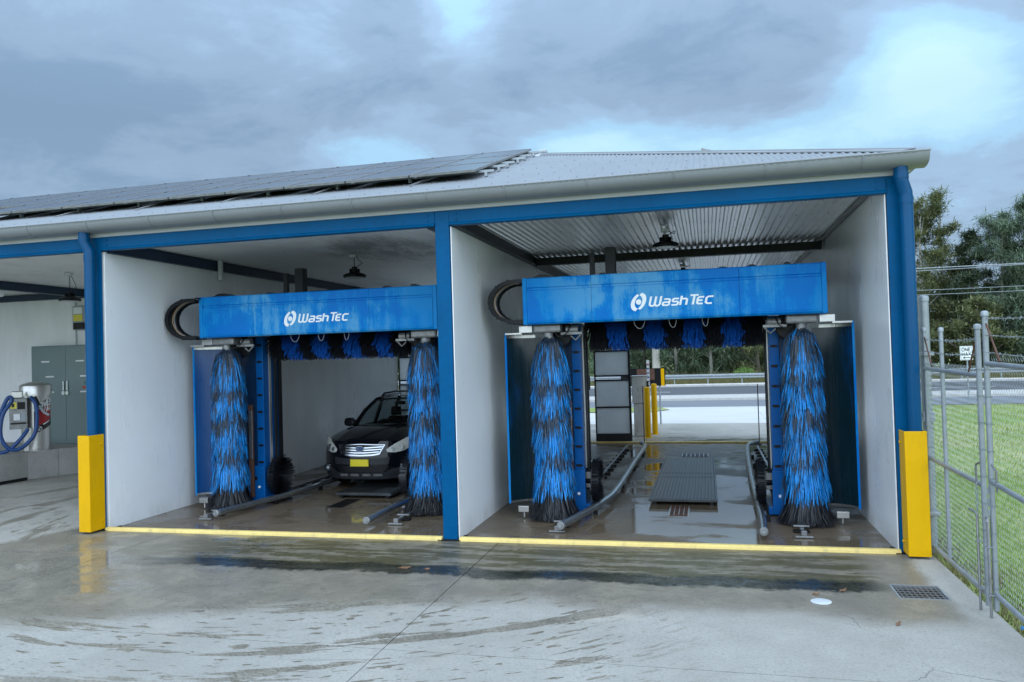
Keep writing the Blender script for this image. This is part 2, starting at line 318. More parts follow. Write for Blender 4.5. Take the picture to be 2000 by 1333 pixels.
MT['darkleaf'] = leafmat('dark_green_foliage', (.055, .085, .05), (.13, .165, .09))
MT['limeleaf'] = leafmat('bright_shrub_leaf', (.12, .22, .05), (.22, .33, .10))
MT['bristleblue'] = paint('blue_brush_bristle', (.002, .275, .74), .42, var=.22, scale=6)
MT['bristlegrey'] = paint('slate_brush_bristle', (.030, .048, .075), .45, var=.3, scale=6)
MT['bristleblack'] = paint('black_brush_bristle', (.011, .012, .016), .42, var=.3, scale=6)
MT['bristlenavy'] = paint('navy_brush_bristle', (.004, .085, .40), .5, var=.25, scale=6)
MT['carpaint'] = paint('black_car_paint', (.004, .005, .008), .12, var=.05, coat=.25, spec=.25, scale=1)
MT['carcladding'] = paint('grey_bumper_paint', (.035, .037, .042), .3, metal=.2, spec=.3, var=.06)
MT['chrome'] = paint('chrome_trim', (.45, .47, .50), .18, metal=1, var=.04)
MT['lens'] = paint('cloudy_headlamp_lens', (.62, .63, .58), .14, var=.14, scale=9, coat=.6)
MT['lampdark'] = paint('lamp_reflector', (.26, .28, .29), .15, metal=.7, var=.2, scale=9)
MT['plateyellow'] = paint('yellow_number_plate', (.80, .66, .02), .4, var=.06)
def cell_mat():
    m = Mat('solar_cell_glass'); v, x, y, z = m.pos(True)
    gx = m.ma('FRACT', m.ma('MULTIPLY', x, 6.41)); gy = m.ma('FRACT', m.ma('MULTIPLY', y, 6.41))
    ln = m.ma('MAXIMUM', m.ma('GREATER_THAN', gx, .965), m.ma('GREATER_THAN', gy, .965))
    m.set(col=m.mix(ln, (.022, .024, .036), (.12, .12, .13)), rough=.2, spec=.6); return m.m
MT['cell'] = cell_mat()
def glass_mat():
    m = Mat('car_glass'); t = m.n('ShaderNodeBsdfTransparent'); t.inputs[0].default_value = (.55, .62, .62, 1)
    g = m.n('ShaderNodeBsdfGlossy'); g.inputs['Roughness'].default_value = .03; fr = m.n('ShaderNodeFresnel'); fr.inputs[0].default_value = 1.5
    x = m.n('ShaderNodeMixShader'); m.l(fr.outputs[0], x.inputs[0]); m.l(t.outputs[0], x.inputs[1]); m.l(g.outputs[0], x.inputs[2]); m.l(x.outputs[0], m.out.inputs[0]); return m.m
MT['glass'] = glass_mat()

# ------------------------------------------------------------------ mesh helpers
def wloc(o):
    v = Vector((0, 0, 0))
    while o is not None: v = v + o.location; o = o.parent
    return v
class MB:
    def __init__(s): s.v = []; s.f = []
    def add(s, vs, fs):
        b = len(s.v); s.v += [tuple(p) for p in vs]; s.f += [tuple(i+b for i in f) for f in fs]; return s
    def box(s, x0, x1, y0, y1, z0, z1):
        return s.add([(x0,y0,z0),(x1,y0,z0),(x1,y1,z0),(x0,y1,z0),(x0,y0,z1),(x1,y0,z1),(x1,y1,z1),(x0,y1,z1)],
            [(3,2,1,0),(4,5,6,7),(0,1,5,4),(1,2,6,5),(2,3,7,6),(3,0,4,7)])
    def prism(s, poly, ax, a, b):
        def P(u, v, t): return {'x': (t,u,v), 'y': (u,t,v), 'z': (u,v,t)}[ax]
        n = len(poly); vs = [P(u,v,a) for u,v in poly]+[P(u,v,b) for u,v in poly]
        return s.add(vs, [tuple(range(n-1,-1,-1)), tuple(range(n,2*n))]+[(i,(i+1)%n,(i+1)%n+n,i+n) for i in range(n)])
    def tube(s, path, r, n=8, caps=True):
        path = [Vector(p) for p in path]; rr = r if isinstance(r, (list, tuple)) else [r]*len(path); rings = []; prev = None
        for i, p in enumerate(path):
            t = (path[min(i+1, len(path)-1)]-path[max(i-1, 0)]).normalized()
            if prev is None:
                a = Vector((0,0,1)) if abs(t.z) < .9 else Vector((1,0,0)); u = t.cross(a).normalized()
            else:
                u = prev-t*prev.dot(t); u.normalize()
            prev = u; w_ = t.cross(u)
            rings.append([p+(u*math.cos(2*math.pi*k/n)+w_*math.sin(2*math.pi*k/n))*rr[i] for k in range(n)])
        fs = []
        for i in range(len(path)-1):
            for k in range(n): fs.append((i*n+k, i*n+(k+1)%n, (i+1)*n+(k+1)%n, (i+1)*n+k))
        if caps: fs += [tuple(range(n-1,-1,-1)), tuple((len(path)-1)*n+k for k in range(n))]
        return s.add([q for g in rings for q in g], fs)
    def cyl(s, c, r, h, n=20, ax='z'):
        d = {'x': Vector((h,0,0)), 'y': Vector((0,h,0)), 'z': Vector((0,0,h))}[ax]; return s.tube([Vector(c), Vector(c)+d], r, n)
    def lathe(s, prof, c, n=24):
        c = Vector(c); vs = []; fs = []
        for r, z in prof: vs += [c+Vector((r*math.cos(2*math.pi*k/n), r*math.sin(2*math.pi*k/n), z)) for k in range(n)]
        for i in range(len(prof)-1):
            for k in range(n): fs.append((i*n+k, i*n+(k+1)%n, (i+1)*n+(k+1)%n, (i+1)*n+k))
        return s.add(vs, fs+[tuple(range(n-1,-1,-1)), tuple((len(prof)-1)*n+k for k in range(n))])
    def build(s, name, mat, parent=None, world=True, smooth=False, bev=0, kind=None, label=None):
        me = bpy.data.meshes.new(name)
        o = wloc(parent) if (parent is not None and world) else Vector((0,0,0))
        me.from_pydata([(x-o.x, y-o.y, z-o.z) for x, y, z in s.v], [], s.f); me.update()
        if smooth == 'all':
            bm = bmesh.new(); bm.from_mesh(me); bmesh.ops.remove_doubles(bm, verts=bm.verts, dist=1e-5); bm.to_mesh(me); bm.free()
        ob = bpy.data.objects.new(name, me); col.objects.link(ob); ob.parent = parent
        if isinstance(mat, str): mat = MT[mat]
        me.materials.append(mat)
        if smooth:
            me.polygons.foreach_set('use_smooth', [True]*len(me.polygons))
            me.set_sharp_from_angle(angle=R(40 if smooth != 'all' else 62))
        if bev:
            b = ob.modifiers.new('bevel', 'BEVEL'); b.width = bev; b.segments = 2; b.limit_method = 'ANGLE'; b.angle_limit = R(50)
        if kind: ob['kind'] = kind
        if label: ob['label'] = label
        return ob
def tag(o, label=None, cat=None, group=None, kind=None):
    for k, v in (('label', label), ('category', cat), ('group', group), ('kind', kind)):
        if v: o[k] = v
    return o
def thing(name, label, cat, loc=(0,0,0), rz=0, group=None):
    o = bpy.data.objects.new(name, None); col.objects.link(o); o.location = loc; o.rotation_euler = (0,0,rz); o.empty_display_size = .1
    return tag(o, label, cat, group)
def copy_tree(o, parent=None):
    c = o.copy(); col.objects.link(c); c.parent = parent
    for ch in list(o.children): copy_tree(ch, c)
    return c
def bez(pts, n=8):      # smooth curve through points (Catmull-Rom)
    P = [Vector(p) for p in pts]; P = [P[0]*2-P[1]]+P+[P[-1]*2-P[-2]]; out = []
    for i in range(1, len(P)-2):
        for k in range(n):
            t = k/n; a, b, c, d = P[i-1:i+3]
            out.append(.5*((2*b)+(c-a)*t+(2*a-5*b+4*c-d)*t*t+(3*b-a-3*c+d)*t**3))
    return out+[P[-2]]
ORD = ['first','second','third','fourth','fifth','sixth','seventh','eighth','ninth','tenth','eleventh','twelfth','thirteenth','fourteenth','fifteenth','sixteenth','seventeenth','eighteenth','nineteenth','twentieth']
# ================================================================== THE SETTING
def plane(name, x0, x1, y0, y1, z, mat, nx=1, ny=1):
    m = MB()
    for i in range(nx):
        for j in range(ny):
            a, b = x0+(x1-x0)*i/nx, x0+(x1-x0)*(i+1)/nx; c, d = y0+(y1-y0)*j/ny, y0+(y1-y0)*(j+1)/ny
            m.add([(a,c,z),(b,c,z),(b,d,z),(a,d,z)], [(0,1,2,3)])
    return tag(m.build(name, mat), kind='structure')
plane('ground', -900, 900, -300, 1500, -.06, 'grass')
bed = plane('concrete_apron', -18, 5.9, -12, 11.55, -.05, 'plinth')
def slab(x0, x1, y0, y1, hole=None, name='concrete_slab', mat='concrete', parent=None, z=0.0):
    g = .005; x0 += g; x1 -= g; y0 += g; y1 -= g; m = MB()
    xs = [x0]+([hole[0], hole[1]] if hole else [])+[x1]; ys = [y0]+([hole[2], hole[3]] if hole else [])+[y1]
    for i in range(len(xs)-1):
        for j in range(len(ys)-1):
            if hole and i == 1 and j == 1: continue
            m.add([(xs[i],ys[j],z),(xs[i+1],ys[j],z),(xs[i+1],ys[j+1],z),(xs[i],ys[j+1],z)], [(0,1,2,3)])
    def ring(a,b,c,d,flip):
        q = [(a,c),(b,c),(b,d),(a,d)]
        for k in range(4):
            p0, p1 = q[k], q[(k+1)%4]; f = (0,1,2,3) if not flip else (3,2,1,0)
            m.add([(*p0,z-.3),(*p1,z-.3),(*p1,z),(*p0,z)], [f])
    ring(x0,x1,y0,y1,False)
    if hole:
        ring(hole[0],hole[1],hole[2],hole[3],True)
        m.add([(hole[0],hole[2],z-.28),(hole[1],hole[2],z-.28),(hole[1],hole[3],z-.28),(hole[0],hole[3],z-.28)], [(0,1,2,3)])
    return m.build(name, mat, parent)
GR = (5.20, 5.655, -1.77, -1.31)
XB = [-18, -9.1, -4.15, .78, 5.93]; YB = [-12, -8.4, -3.82, -.06]
for i in range(4):
    for j in range(3):
        slab(XB[i], XB[i+1], YB[j], YB[j+1], GR if (i == 3 and j == 2) else None, parent=bed)
slab(-18, -11.2, -.06, 6.4, parent=bed); slab(-11.2, -5.45, -.06, 6.4, parent=bed)
slab(-5.45, .1, -.06, 11.55, parent=bed); slab(.1, 5.72, -.06, 11.55, parent=bed)
bd = plane('driveway', -20, 8.5, 11.57, 25.2, -.02, 'plinth')
for i, (a, b) in enumerate(((-20, -9), (-9, -2.0), (-2.0, 5.4), (5.4, 8.5))):
    for (c, d) in ((11.57, 17.2), (17.2, 25.2)):
        slab(a, b, c, d, parent=bd, mat='concrete' if (d < 18 and i in (1, 2)) else 'backconc', name='driveway_slab')
m = MB()                                             # verge tongue at the drive mouth
m.add([(-8,22.5,.03),(1.1,22.4,.03),(1.9,23.6,.03),(1.4,25.1,.03),(-8,25.1,.03)], [(0,1,2,3,4)])
tag(m.build('grass_verge', 'grass'), kind='structure')
plane('service_road', -200, 260, 25.3, 30.6, -.035, 'asphalt2')
m = MB(); m.box(-200, 260, 30.6, 34.0, -.06, .07); tag(m.build('median_strip', 'kerb'), kind='structure')
rd = plane('road', -200, 260, 34.0, 47.3, -.03, 'asphalt')
for k in range(-8, 20):
    m = MB(); x = k*9.0-2; m.box(x, x+3.2, 39.4, 39.56, -.029, -.024); m.build('lane_dash', 'white', rd)
for yy in (34.5, 46.6):
    m = MB(); m.box(-200, 260, yy, yy+.16, -.029, -.024); m.build('edge_line', 'white', rd)
m = MB(); m.prism([(47.3,-.06),(47.3,.06),(47.36,.12),(47.7,.12),(47.7,-.06)], 'x', -200, 260); tag(m.build('kerb', 'kerb'), kind='structure')

# ================================================================== BUILDING
B = thing('car_wash_building', 'open fronted car wash shed with blue steel frame and grey hip roof', 'building')
XL, XR, HB, HT, D = -5.45, 5.6, 4.2, 4.4, 11.5
def bx(name, mat, *a, bev=.006, p=B): return MB().box(*a).build(name, mat, p, bev=bev)
# wall linings and blocks
bx('wall', 'wall', -5.525, -5.315, .05, D, 0.0, 4.19, bev=.004)
bx('wall', 'wall', .206, .222, .03, D, 0.0, 4.19, bev=.004)
bx('wall', 'wall', -.036, -.006, .205, D, 0.0, 4.19, bev=.004)
bx('wall', 'plinth', -.004, .204, .21, D, 0.0, 4.3, bev=0)
bx('wall', 'wall', 5.582, 5.596, .03, D, 0.0, 4.34, bev=.004)
bx('wall', 'wall', 5.60, 5.76, .21, D, 0.0, 4.38, bev=.004)
bx('wall', 'wall', -18, -5.57, 6.4, 6.55, 0.0, 4.42, bev=0)
bx('wall', 'wall', -18, -17.85, .21, 6.4, 0.0, 4.4, bev=0)
# columns
def hcol(x, name='column'):
    m = MB(); m.box(x, x+.2, 0, .016, 0, HT).box(x, x+.2, .184, .2, 0, HT).box(x+.092, x+.108, .016, .184, 0, HT)
    return m.build(name, 'blue', B, bev=.003)
bx('column', 'blue', 0, .2, 0, .2, 0, HT, bev=.008)
hcol(-5.53); hcol(5.602); hcol(-11.15); hcol(-17.9)
bx('jamb', 'navy', 5.5975, 5.6015, .016, .2, 0, 4.2, bev=0)
for x in (-5.53, 5.602, 0):
    bx('base_plate', 'black', x-.06, x+.26, -.06, .26, -.0, .014, bev=.002)
# front beams: channel face with a rolled lower lip
def fbeam(x0, x1):
    m = MB(); m.prism([(.09,4.2),(-.006,4.2),(-.018,4.206),(-.020,4.218),(-.012,4.232),(.0,4.244),(.0,4.4),(.09,4.4)], 'x', x0, x1)
    b = m.build('front_beam', 'blue', B)
    for xx in (x0+.10, x1-.10):
        for z in (4.275, 4.355):
            k = MB(); k.cyl((xx,.001,z), .016, -.014, 6, 'y'); k.build('bolt', 'blue', b)
fbeam(.202, 5.6); fbeam(-5.328, -.002); fbeam(-11.0, -5.532); fbeam(-17.7, -11.15)
for i in range(9):                                   # weld bead at the beam end plate
    k = MB(); k.lathe([(.002,-.01),(.008,-.006),(.009,.004),(.003,.01)], (5.604, -.004, 4.225+i*.019), 6); k.build('weld_bead', 'blue', B)
# rafters along the walls and the cross beams
bx('rafter', 'navy', -5.34, -5.24, .1, D, 4.17, 4.352); bx('rafter', 'darkbeam', .206, .32, .1, D, 4.192, 4.352)
bx('rafter', 'navy', -.15, -.04, .1, D, 4.192, 4.352); bx('rafter', 'navy', -11.15, -11.0, .2, 6.4, 4.17, 4.352)
bx('edge_trim', 'white', .2225, .231, .1, D, 4.178, 4.19)
bx('cross_beam', 'darkbeam', .32, 5.563, 5.0, 5.16, 4.19, 4.335)
bx('cross_beam', 'navy', -17.8, -5.6, 6.26, 6.39, 4.2, 4.345)
bx('cross_beam', 'darkbeam', .24, 5.56, D-.1, D, 4.0, 4.34); bx('cross_beam', 'darkbeam', -5.3, -.05, D-.1, D, 4.0, 4.34)
bx('wall_angle', 'greycast', 5.50, 5.564, .1, D, 4.332, 4.344, bev=.002)
# ribbed ceilings
def ribbed(name, x0, x1, y0, y1, z, pitch, amp, mat, parent, flat=.32):
    m = MB(); n = int((x1-x0)/pitch); prof = []
    for k in range(n+1):
        b = x0+k*pitch
        prof += [(b, z-amp), (b+pitch*.28, z-amp), (b+pitch*.42, z+amp), (b+pitch*.80, z+amp), (b+pitch*.94, z-amp)]
    prof = [p for p in prof if p[0] <= x1]
    for i in range(len(prof)-1):
        (a, c), (b, d) = prof[i], prof[i+1]
        m.add([(a,y0,c),(b,y0,d),(b,y1,d),(a,y1,c)], [(3,2,1,0)])
    return m.build(name, mat, parent)
ribbed('ceiling', .25, 5.56, .1, D, 4.36, .108, .014, 'ceiling', B)
ribbed('ceiling', -5.32, -.03, .1, D, 4.362, .108, .006, 'ceilingpale', B)
ribbed('ceiling', -17.8, -5.58, .1, 6.4, 4.362, .108, .004, 'ceilingpale', B)
m = MB()
for k in range(24):
    for j in range(7):
        x = .5+k*.216; y = .9+j*1.1
        if abs(y-5.1) > .2: m.cyl((x, y, 4.345), .007, -.012, 6)
m.build('ceiling_screws', 'greycast', B, kind='stuff')
# fascia, gutter
bx('fascia_board', 'fascia', -17.95, 5.80, -.03, .03, 4.402, 4.60, bev=.004)
bx('fascia_board', 'fascia', 5.765, 5.80, .034, 11.9, 4.402, 4.60, bev=.004)
bx('cover_strip', 'fascia', .06, .10, -.034, -.0305, 4.404, 4.5, bev=0)
GP = [(-.05,4.455),(-.14,4.452),(-.22,4.462),(-.285,4.49),(-.32,4.535),(-.335,4.585),(-.335,4.6),(-.315,4.6),(-.05,4.575)]
m = MB(); m.prism(GP, 'x', -18.2, 6.00); m.tube([(-18.2,-.333,4.6),(6.005,-.333,4.6)], .013, 8)
gut = m.build('gutter', 'gutter', B, smooth=True)
m = MB(); m.prism([(5.665-y, z) for y, z in GP], 'y', -.05, 12.2); m.tube([(5.998,-.333,4.6),(5.998,12.2,4.6)], .013, 8)
m.build('gutter', 'gutter', B, smooth=True)
bx('soffit', 'white', 5.80, 5.86, -.04, 12.1, 4.440, 4.452, bev=0)
for k in range(20):
    x = 5.3-k*1.06; m = MB(); m.tube([(x, y-.004, z-.002) for y, z in GP[1:7]], .007, 5); m.build('gutter_strap', 'gutter', gut)
# roof planes
T = .33; E0 = (5.86, -.30, 4.60); RUN = 5.95; XLc = -17.6
def corr(name, along, lo, hi, send, f, pitch=.0762, amp=.0085):
    m = MB(); n = int((hi-lo)/pitch*6); pr_ = None
    for i in range(n+1):
        t = lo+(hi-lo)*i/n; dz = amp*math.cos(2*math.pi*(t-lo)/pitch); s1 = send(t)
        a = f(t, -.04, dz); b = f(t, max(s1, -.03), dz)
        if pr_: m.add([pr_[0], a, b, pr_[1]], [(0,1,2,3)])
        pr_ = (a, b)
    return m.build(name, 'roof', B, smooth='all')
corr('roof_sheet', 'x', XLc, E0[0], lambda x: max(-.03, min(RUN, E0[0]-x, x-XLc)), lambda t, s, dz: (t, E0[1]+s, E0[2]+T*s+dz))
corr('roof_sheet', 'y', -.30, 11.6, lambda y: max(-.03, min(RUN, y+.30, 11.6-y)), lambda t, s, dz: (E0[0]-s, t, E0[2]+T*s+dz))
m = MB(); m.add([(XLc,11.6,4.6),(E0[0],11.6,4.6),(E0[0]-RUN,5.65,4.6+T*RUN),(XLc+RUN,5.65,4.6+T*RUN)], [(0,1,2,3)]); m.build('roof_sheet', 'roof', B)
m = MB(); m.add([(XLc,-.3,4.6),(XLc,11.6,4.6),(XLc+RUN,5.65,4.6+T*RUN)], [(0,2,1)]); m.build('roof_sheet', 'roof', B)
def cap(name, A, Bp, s1, s2):
    A, Bp, s1, s2 = map(Vector, (A, Bp, s1, s2)); u = Vector((0,0,.028)); m = MB()
    for P_, Q_ in ((A, Bp),):
        m.add([P_+u, Q_+u, Q_+s1+u*.62, P_+s1+u*.62, P_+s1+u*.1, Q_+s1+u*.1], [(0,1,2,3),(3,2,5,4)])
        m.add([P_+u, Q_+u, Q_+s2+u*.62, P_+s2+u*.62, P_+s2+u*.1, Q_+s2+u*.1], [(3,2,1,0),(4,5,2,3)])
    m.tube([A+u, Bp+u], .012, 6)
    return m.build(name, 'roof', B)
rz = 4.6+T*RUN; RA = (E0[0]-RUN, 5.65, rz); RB = (XLc+RUN, 5.65, rz)
cap('hip_cap', (E0[0], E0[1], 4.605), RA, (-.14, 0, 0), (0, .14, 0))
cap('hip_cap', (E0[0], 11.6, 4.605), RA, (0, -.14, 0), (-.14, 0, 0)); cap('hip_cap', (XLc, E0[1], 4.605), RB, (.14, 0, 0), (0, .14, 0))
cap('ridge_cap', RA, RB, (0, -.14, -.14*T), (0, .14, -.14*T))
m = MB()
for i in range(60):
    for s in (.35, 1.25, 2.2, 3.1):
        x = 5.6-i*.2286
        if s < E0[0]-x-.2: m.cyl((x, E0[1]+s, 4.6+T*s+.006), .009, .008, 6)
m.build('roof_screws', 'greycast', B, kind='stuff')
# downpipes
def downpipe(x, dx):
    m = MB(); p = [(x-dx,-.15,4.47),(x-dx,-.15,4.33),(x-dx*.85,-.145,4.29),(x,-.125,4.17),(x,-.125,4.10),(x,-.125,.35)]
    m.tube(p, .078, 20); d = m.build('downpipe', 'bluepipe', B, smooth=True)
    for z0, z1, xx, yy in ((4.33,4.40,x-dx,-.15),(4.04,4.13,x,-.125)):
        k = MB(); k.tube([(xx,yy,z0),(xx,yy,z1)], .083, 20); k.build('pipe_collar', 'bluepipe', d, smooth=True)
downpipe(-5.425, .07); downpipe(5.775, .045)
# kerb thresholds
def kerb(x0, x1, y, label):
    m = MB(); m.prism([(y-.06,0),(y-.055,.03),(y-.03,.046),(y+.03,.046),(y+.055,.03),(y+.06,0)], 'x', x0, x1)
    tag(m.build('floor_threshold', 'yellowkerb'), label, 'threshold', 'yellow thresholds')
kerb(-5.30, -.01, .0, 'worn yellow raised strip across the front of the left bay')
kerb(.24, 5.6, .0, 'worn yellow raised strip across the front of the right bay')
kerb(.24, 5.56, 11.35, 'narrow yellow raised strip across the far exit of the right bay')
# yellow column guards
def guard(x0, x1, y0, y1, label):
    t = thing('column_guard', label, 'guard', ((x0+x1)/2, (y0+y1)/2, 0), group='yellow column guards'); th = .008
    m = MB(); m.box(x0,x1,y0,y0+th,.03,1.44).box(x0,x0+th,y0+th,y1,.03,1.44).box(x1-th,x1,y0+th,y1,.03,1.44); m.build('sleeve', 'yellow', t, bev=.004)
    for z in (.16, 1.30):
        for xx, s in ((x0, -1), (x1, 1)):
            k = MB(); k.cyl((xx, y1-.06, z), .014, s*.016, 8, 'x'); k.build('bolt', 'yellow', t)
guard(-5.535, -5.335, -.30, -.005, 'yellow steel sleeve round the blue column left of the left bay')
guard(5.63, 5.865, -.27, -.005, 'yellow steel sleeve round the blue column beside the chain link gate')

# folding doors, folded open at the far end of each bay
def fold(x0, x1, y, label):
    t = thing('folding_door', label, 'door', ((x0+x1)/2, y, 0), group='folding doors'); h = 3.9; f = .035
    m = MB(); m.box(x0,x0+f,y-.03,y+.03,.02,h).box(x1-f*1.6,x1,y-.03,y+.03,.02,h); m.build('frame', 'darkbeam', t)
    zs = [.22, .96, 1.70, 1.82, 2.5, 3.2, h-.06]
    for i, z in enumerate(zs):
        m = MB(); m.box(x0+f, x1-f*1.6, y-.028, y+.028, z-(.2 if i == 0 else .022), z+.022); m.build('rail', 'darkbeam', t)
    for i in range(len(zs)-1):
        if zs[i+1]-zs[i] < .2: continue
        m = MB(); m.box(x0+f, x1-f*1.6, y-.012, y+.012, zs[i]+.022, zs[i+1]-.022); m.build('panel', 'doorpanel', t)
fold(.46, 1.45, 11.55, 'open white door leaf in dark frame at the far left of the right bay exit')
fold(4.98, 5.50, 11.55, 'narrow white door leaf in dark frame at the far right of the right bay exit')
fold(-5.30, -3.7, 11.55, 'white door leaf in dark frame behind the car in the left bay')
t = thing('control_box', 'small dark switch box on the end of the wall by the far left door leaf', 'box', (.40, 10.4, 1.5))
MB().box(.24,.50,10.3,10.5,1.50,1.88).build('case', 'blackplastic', t, bev=.01); MB().box(.29,.45,10.28,10.298,1.74,1.82).build('lid', 'blackplastic', t, bev=.004)
m = MB(); m.tube([(.30,10.4,1.5),(.30,10.4,.9),(.27,10.4,.2)], .012, 6); m.build('conduit', 'greycast', t)
t = thing('warning_sign', 'small red white and yellow warning plate on wall above the switch box', 'sign', (.25, 10.0, 1.95))
for z0, z1, c in ((2.0,2.18,'red'),(2.18,2.36,'white'),(2.36,2.50,'labelyellow')):
    MB().box(.237,.243,9.9,10.12,4.5-z1,4.5-z0).build('printed_band', c, t)

# ------------------------------------------------------------------ solar array
NRM = Vector((0, -T, 1)).normalized(); SL = Vector((0, 1, T)).normalized(); COS = SL.y
def panel_mesh():
    f = MB(); wv, lv, th = 1.0, 1.36, .035
    for a in ((0,.03,0,lv),(wv-.03,wv,0,lv),(.03,wv-.03,0,.03),(.03,wv-.03,lv-.03,lv)): f.box(a[0],a[1],a[2],a[3],-th,0)
    g = MB().box(.03,wv-.03,.03,lv-.03,-.03,-.004)
    b = MB().box(.0,.05,lv-.10,lv-.06,.001,.012)
    return f, g, b
pf, pg, pb = panel_mesh(); first = None
def place_panel(loc, label):
    global first
    if first is None:
        t = thing('solar_panel', label, 'solar panel'); pf.build('frame', 'greycast', t, world=False); pg.build('glass', 'cell', t, world=False); pb.build('clamp', 'galv', t, world=False); first = t
    else: t = copy_tree(first)
    t.location = loc; t.rotation_euler = (math.atan(T), 0, 0); tag(t, label, 'solar panel', 'solar panels on the front roof slope')
rown = ['bottom', 'middle', 'top']; OFF = .15
for r_ in range(3):
    for c_ in range((9, 11, 12)[r_]):
        s = (1.28+r_*1.40)
        p = Vector((.34-1.03*(c_+1)+.015, E0[1]+s*COS+0, 4.6+T*s*COS))+NRM*OFF
        place_panel(p, 'dark solar panel on the roof, %s row, %s from the right end' % (rown[r_], ORD[c_]))
rk = thing('panel_racking', 'white metal rails and brackets carrying the solar array on the roof', 'racking', (-5, 2.5, 5.5))
for r_ in range(3):
    for q in (.28, 1.08):
        s = (1.28+r_*1.40+q)*COS; c = Vector((0, E0[1]+s, 4.6+T*s))+NRM*.09
        m = MB(); m.box(-12, .34+(.20 if r_ < 2 or q < 1 else .34), c.y-.018, c.y+.018, c.z-.02, c.z+.016); m.build('rail', 'galv', rk)
        for k in range(11):
            xx = .42-k*1.2; b = MB(); b.box(xx-.02, xx+.02, c.y-.025, c.y+.025, 4.6+T*s+.004, c.z-.02); b.build('bracket', 'galv', rk)
s0 = 1.28
for k in range(8):                                   # diagonal braces seen under the lower edge
    xx = -.6-k*1.55; m = MB(); m.tube([(xx, E0[1]+.95, 4.6+T*.95+.02), (xx+.25, E0[1]+1.9, 4.6+T*1.9+.10)], .010, 6); m.build('brace', 'greycast', rk)
m = MB(); m.tube(bez([(.34,4.9,6.30),(.5,5.05,6.36),(.45,5.3,6.42),(.75,5.3,6.42)], 5), .03, 8); m.build('conduit', 'pvc', rk, smooth=True)
MB().box(.42,.56,5.08,5.28,6.30,6.48).build('junction_box', 'pvc', rk, bev=.006)
t = thing('solar_panel', 'lone dark panel edge poking above the hip of the roof', 'solar panel', (3.9, 4.0, 5.62))
MB().add([(3.52,4.0,5.95),(4.55,4.0,5.62),(4.55,5.6,5.62),(3.52,5.6,5.95),(3.52,4.0,5.91),(4.55,4.0,5.58),(4.55,5.6,5.58),(3.52,5.6,5.91)],[(0,1,2,3),(7,6,5,4),(0,4,5,1),(1,5,6,2),(2,6,7,3),(3,7,4,0)]).build('frame', 'greycast', t)
for xx, zz in ((3.6, 5.90), (4.45, 5.62)):
    MB().box(xx-.02, xx+.02, 4.3, 4.34, 4.6+T*(5.97-xx)-.02, zz-.01).build('strut', 'galv', t)

# ------------------------------------------------------------------ hanging lamps
def lamp(x, y, zl, label):
    t = thing('hanging_lamp', label, 'lamp', (x, y, zl), group='high bay lamps under the ceiling')
    m = MB(); m.lathe([(.05,.10),(.10,.085),(.19,.05),(.205,.03),(.205,.005),(.19,-.005),(.17,0)], (x,y,zl), 24); m.build('shade', 'blackplastic', t, smooth=True)
    m = MB(); m.lathe([(.165,-.006),(.16,-.014),(.05,-.018)], (x,y,zl), 24); m.build('lens', 'lampwhite', t, smooth=True)
    m = MB()
    for k in range(14):
        a = k*math.pi/7; m.box(-.003,.003,.045,.095,.09,.16); n = 8
        for i in range(len(m.v)-8, len(m.v)):
            vx, vy, vz = m.v[i]; m.v[i] = (x+vx*math.cos(a)-vy*math.sin(a), y+vx*math.sin(a)+vy*math.cos(a), zl+vz-.01)
    m.cyl((x,y,zl+.09), .05, .10, 12); m.build('heat_sink', 'blackplastic', t)
    z = zl+.18; k = 0; m = MB()
    while z < 4.33:
        q = [(x+(.012*math.cos(a) if k % 2 else 0), y+(0 if k % 2 else .012*math.cos(a)), z+.018+.022*math.sin(a)) for a in [j*math.pi/4 for j in range(9)]]
        m.tube(q, .0035, 5, False); z += .034; k += 1
    m.build('chain', 'blackplastic', t)
    m = MB(); m.tube(bez([(x+.02,y,zl+.17),(x+.14,y,zl+.24),(x+.13,y,(zl+4.34)/2+.06),(x+.02,y,4.32)], 6), .006, 6); m.build('cable', 'blackplastic', t)
    MB().box(x-.07,x+.05,y-.05,y+.05,4.29,4.345).build('ceiling_rose', 'pvc', t, bev=.008)
lamp(2.93, 2.45, 4.06, 'black high bay lamp hanging by chain at the front of the right bay')
lamp(-2.6, 3.0, 3.93, 'black high bay lamp hanging by chain in the left bay')
lamp(-8.75, 3.0, 3.79, 'black high bay lamp hanging by chain in the vacuum bay')
lamp(3.05, 7.6, 4.08, 'black high bay lamp above the beam deep in the right bay')
t = thing('vent_pipe', 'short white pipe stub fixed under the rafter on the left bay wall', 'pipe', (-5.22, 2.78, 4.0))
m = MB(); m.tube([(-5.19,2.78,3.99),(-5.19,2.78,4.355)], .048, 16); m.build('pipe', 'pvc', t, smooth=True)
MB().box(-5.33,-5.14,2.765,2.795,4.12,4.15).build('clip', 'pvc', t)
t = thing('floodlight', 'small white floodlight at the far left edge of the frame', 'floodlight', (-10.5, 3.0, 4.0))
MB().box(-10.75,-10.38,2.92,3.04,3.95,4.06).build('housing', 'white', t, bev=.03); MB().box(-10.58,-10.54,2.97,2.99,4.06,4.34).build('stem', 'white', t)
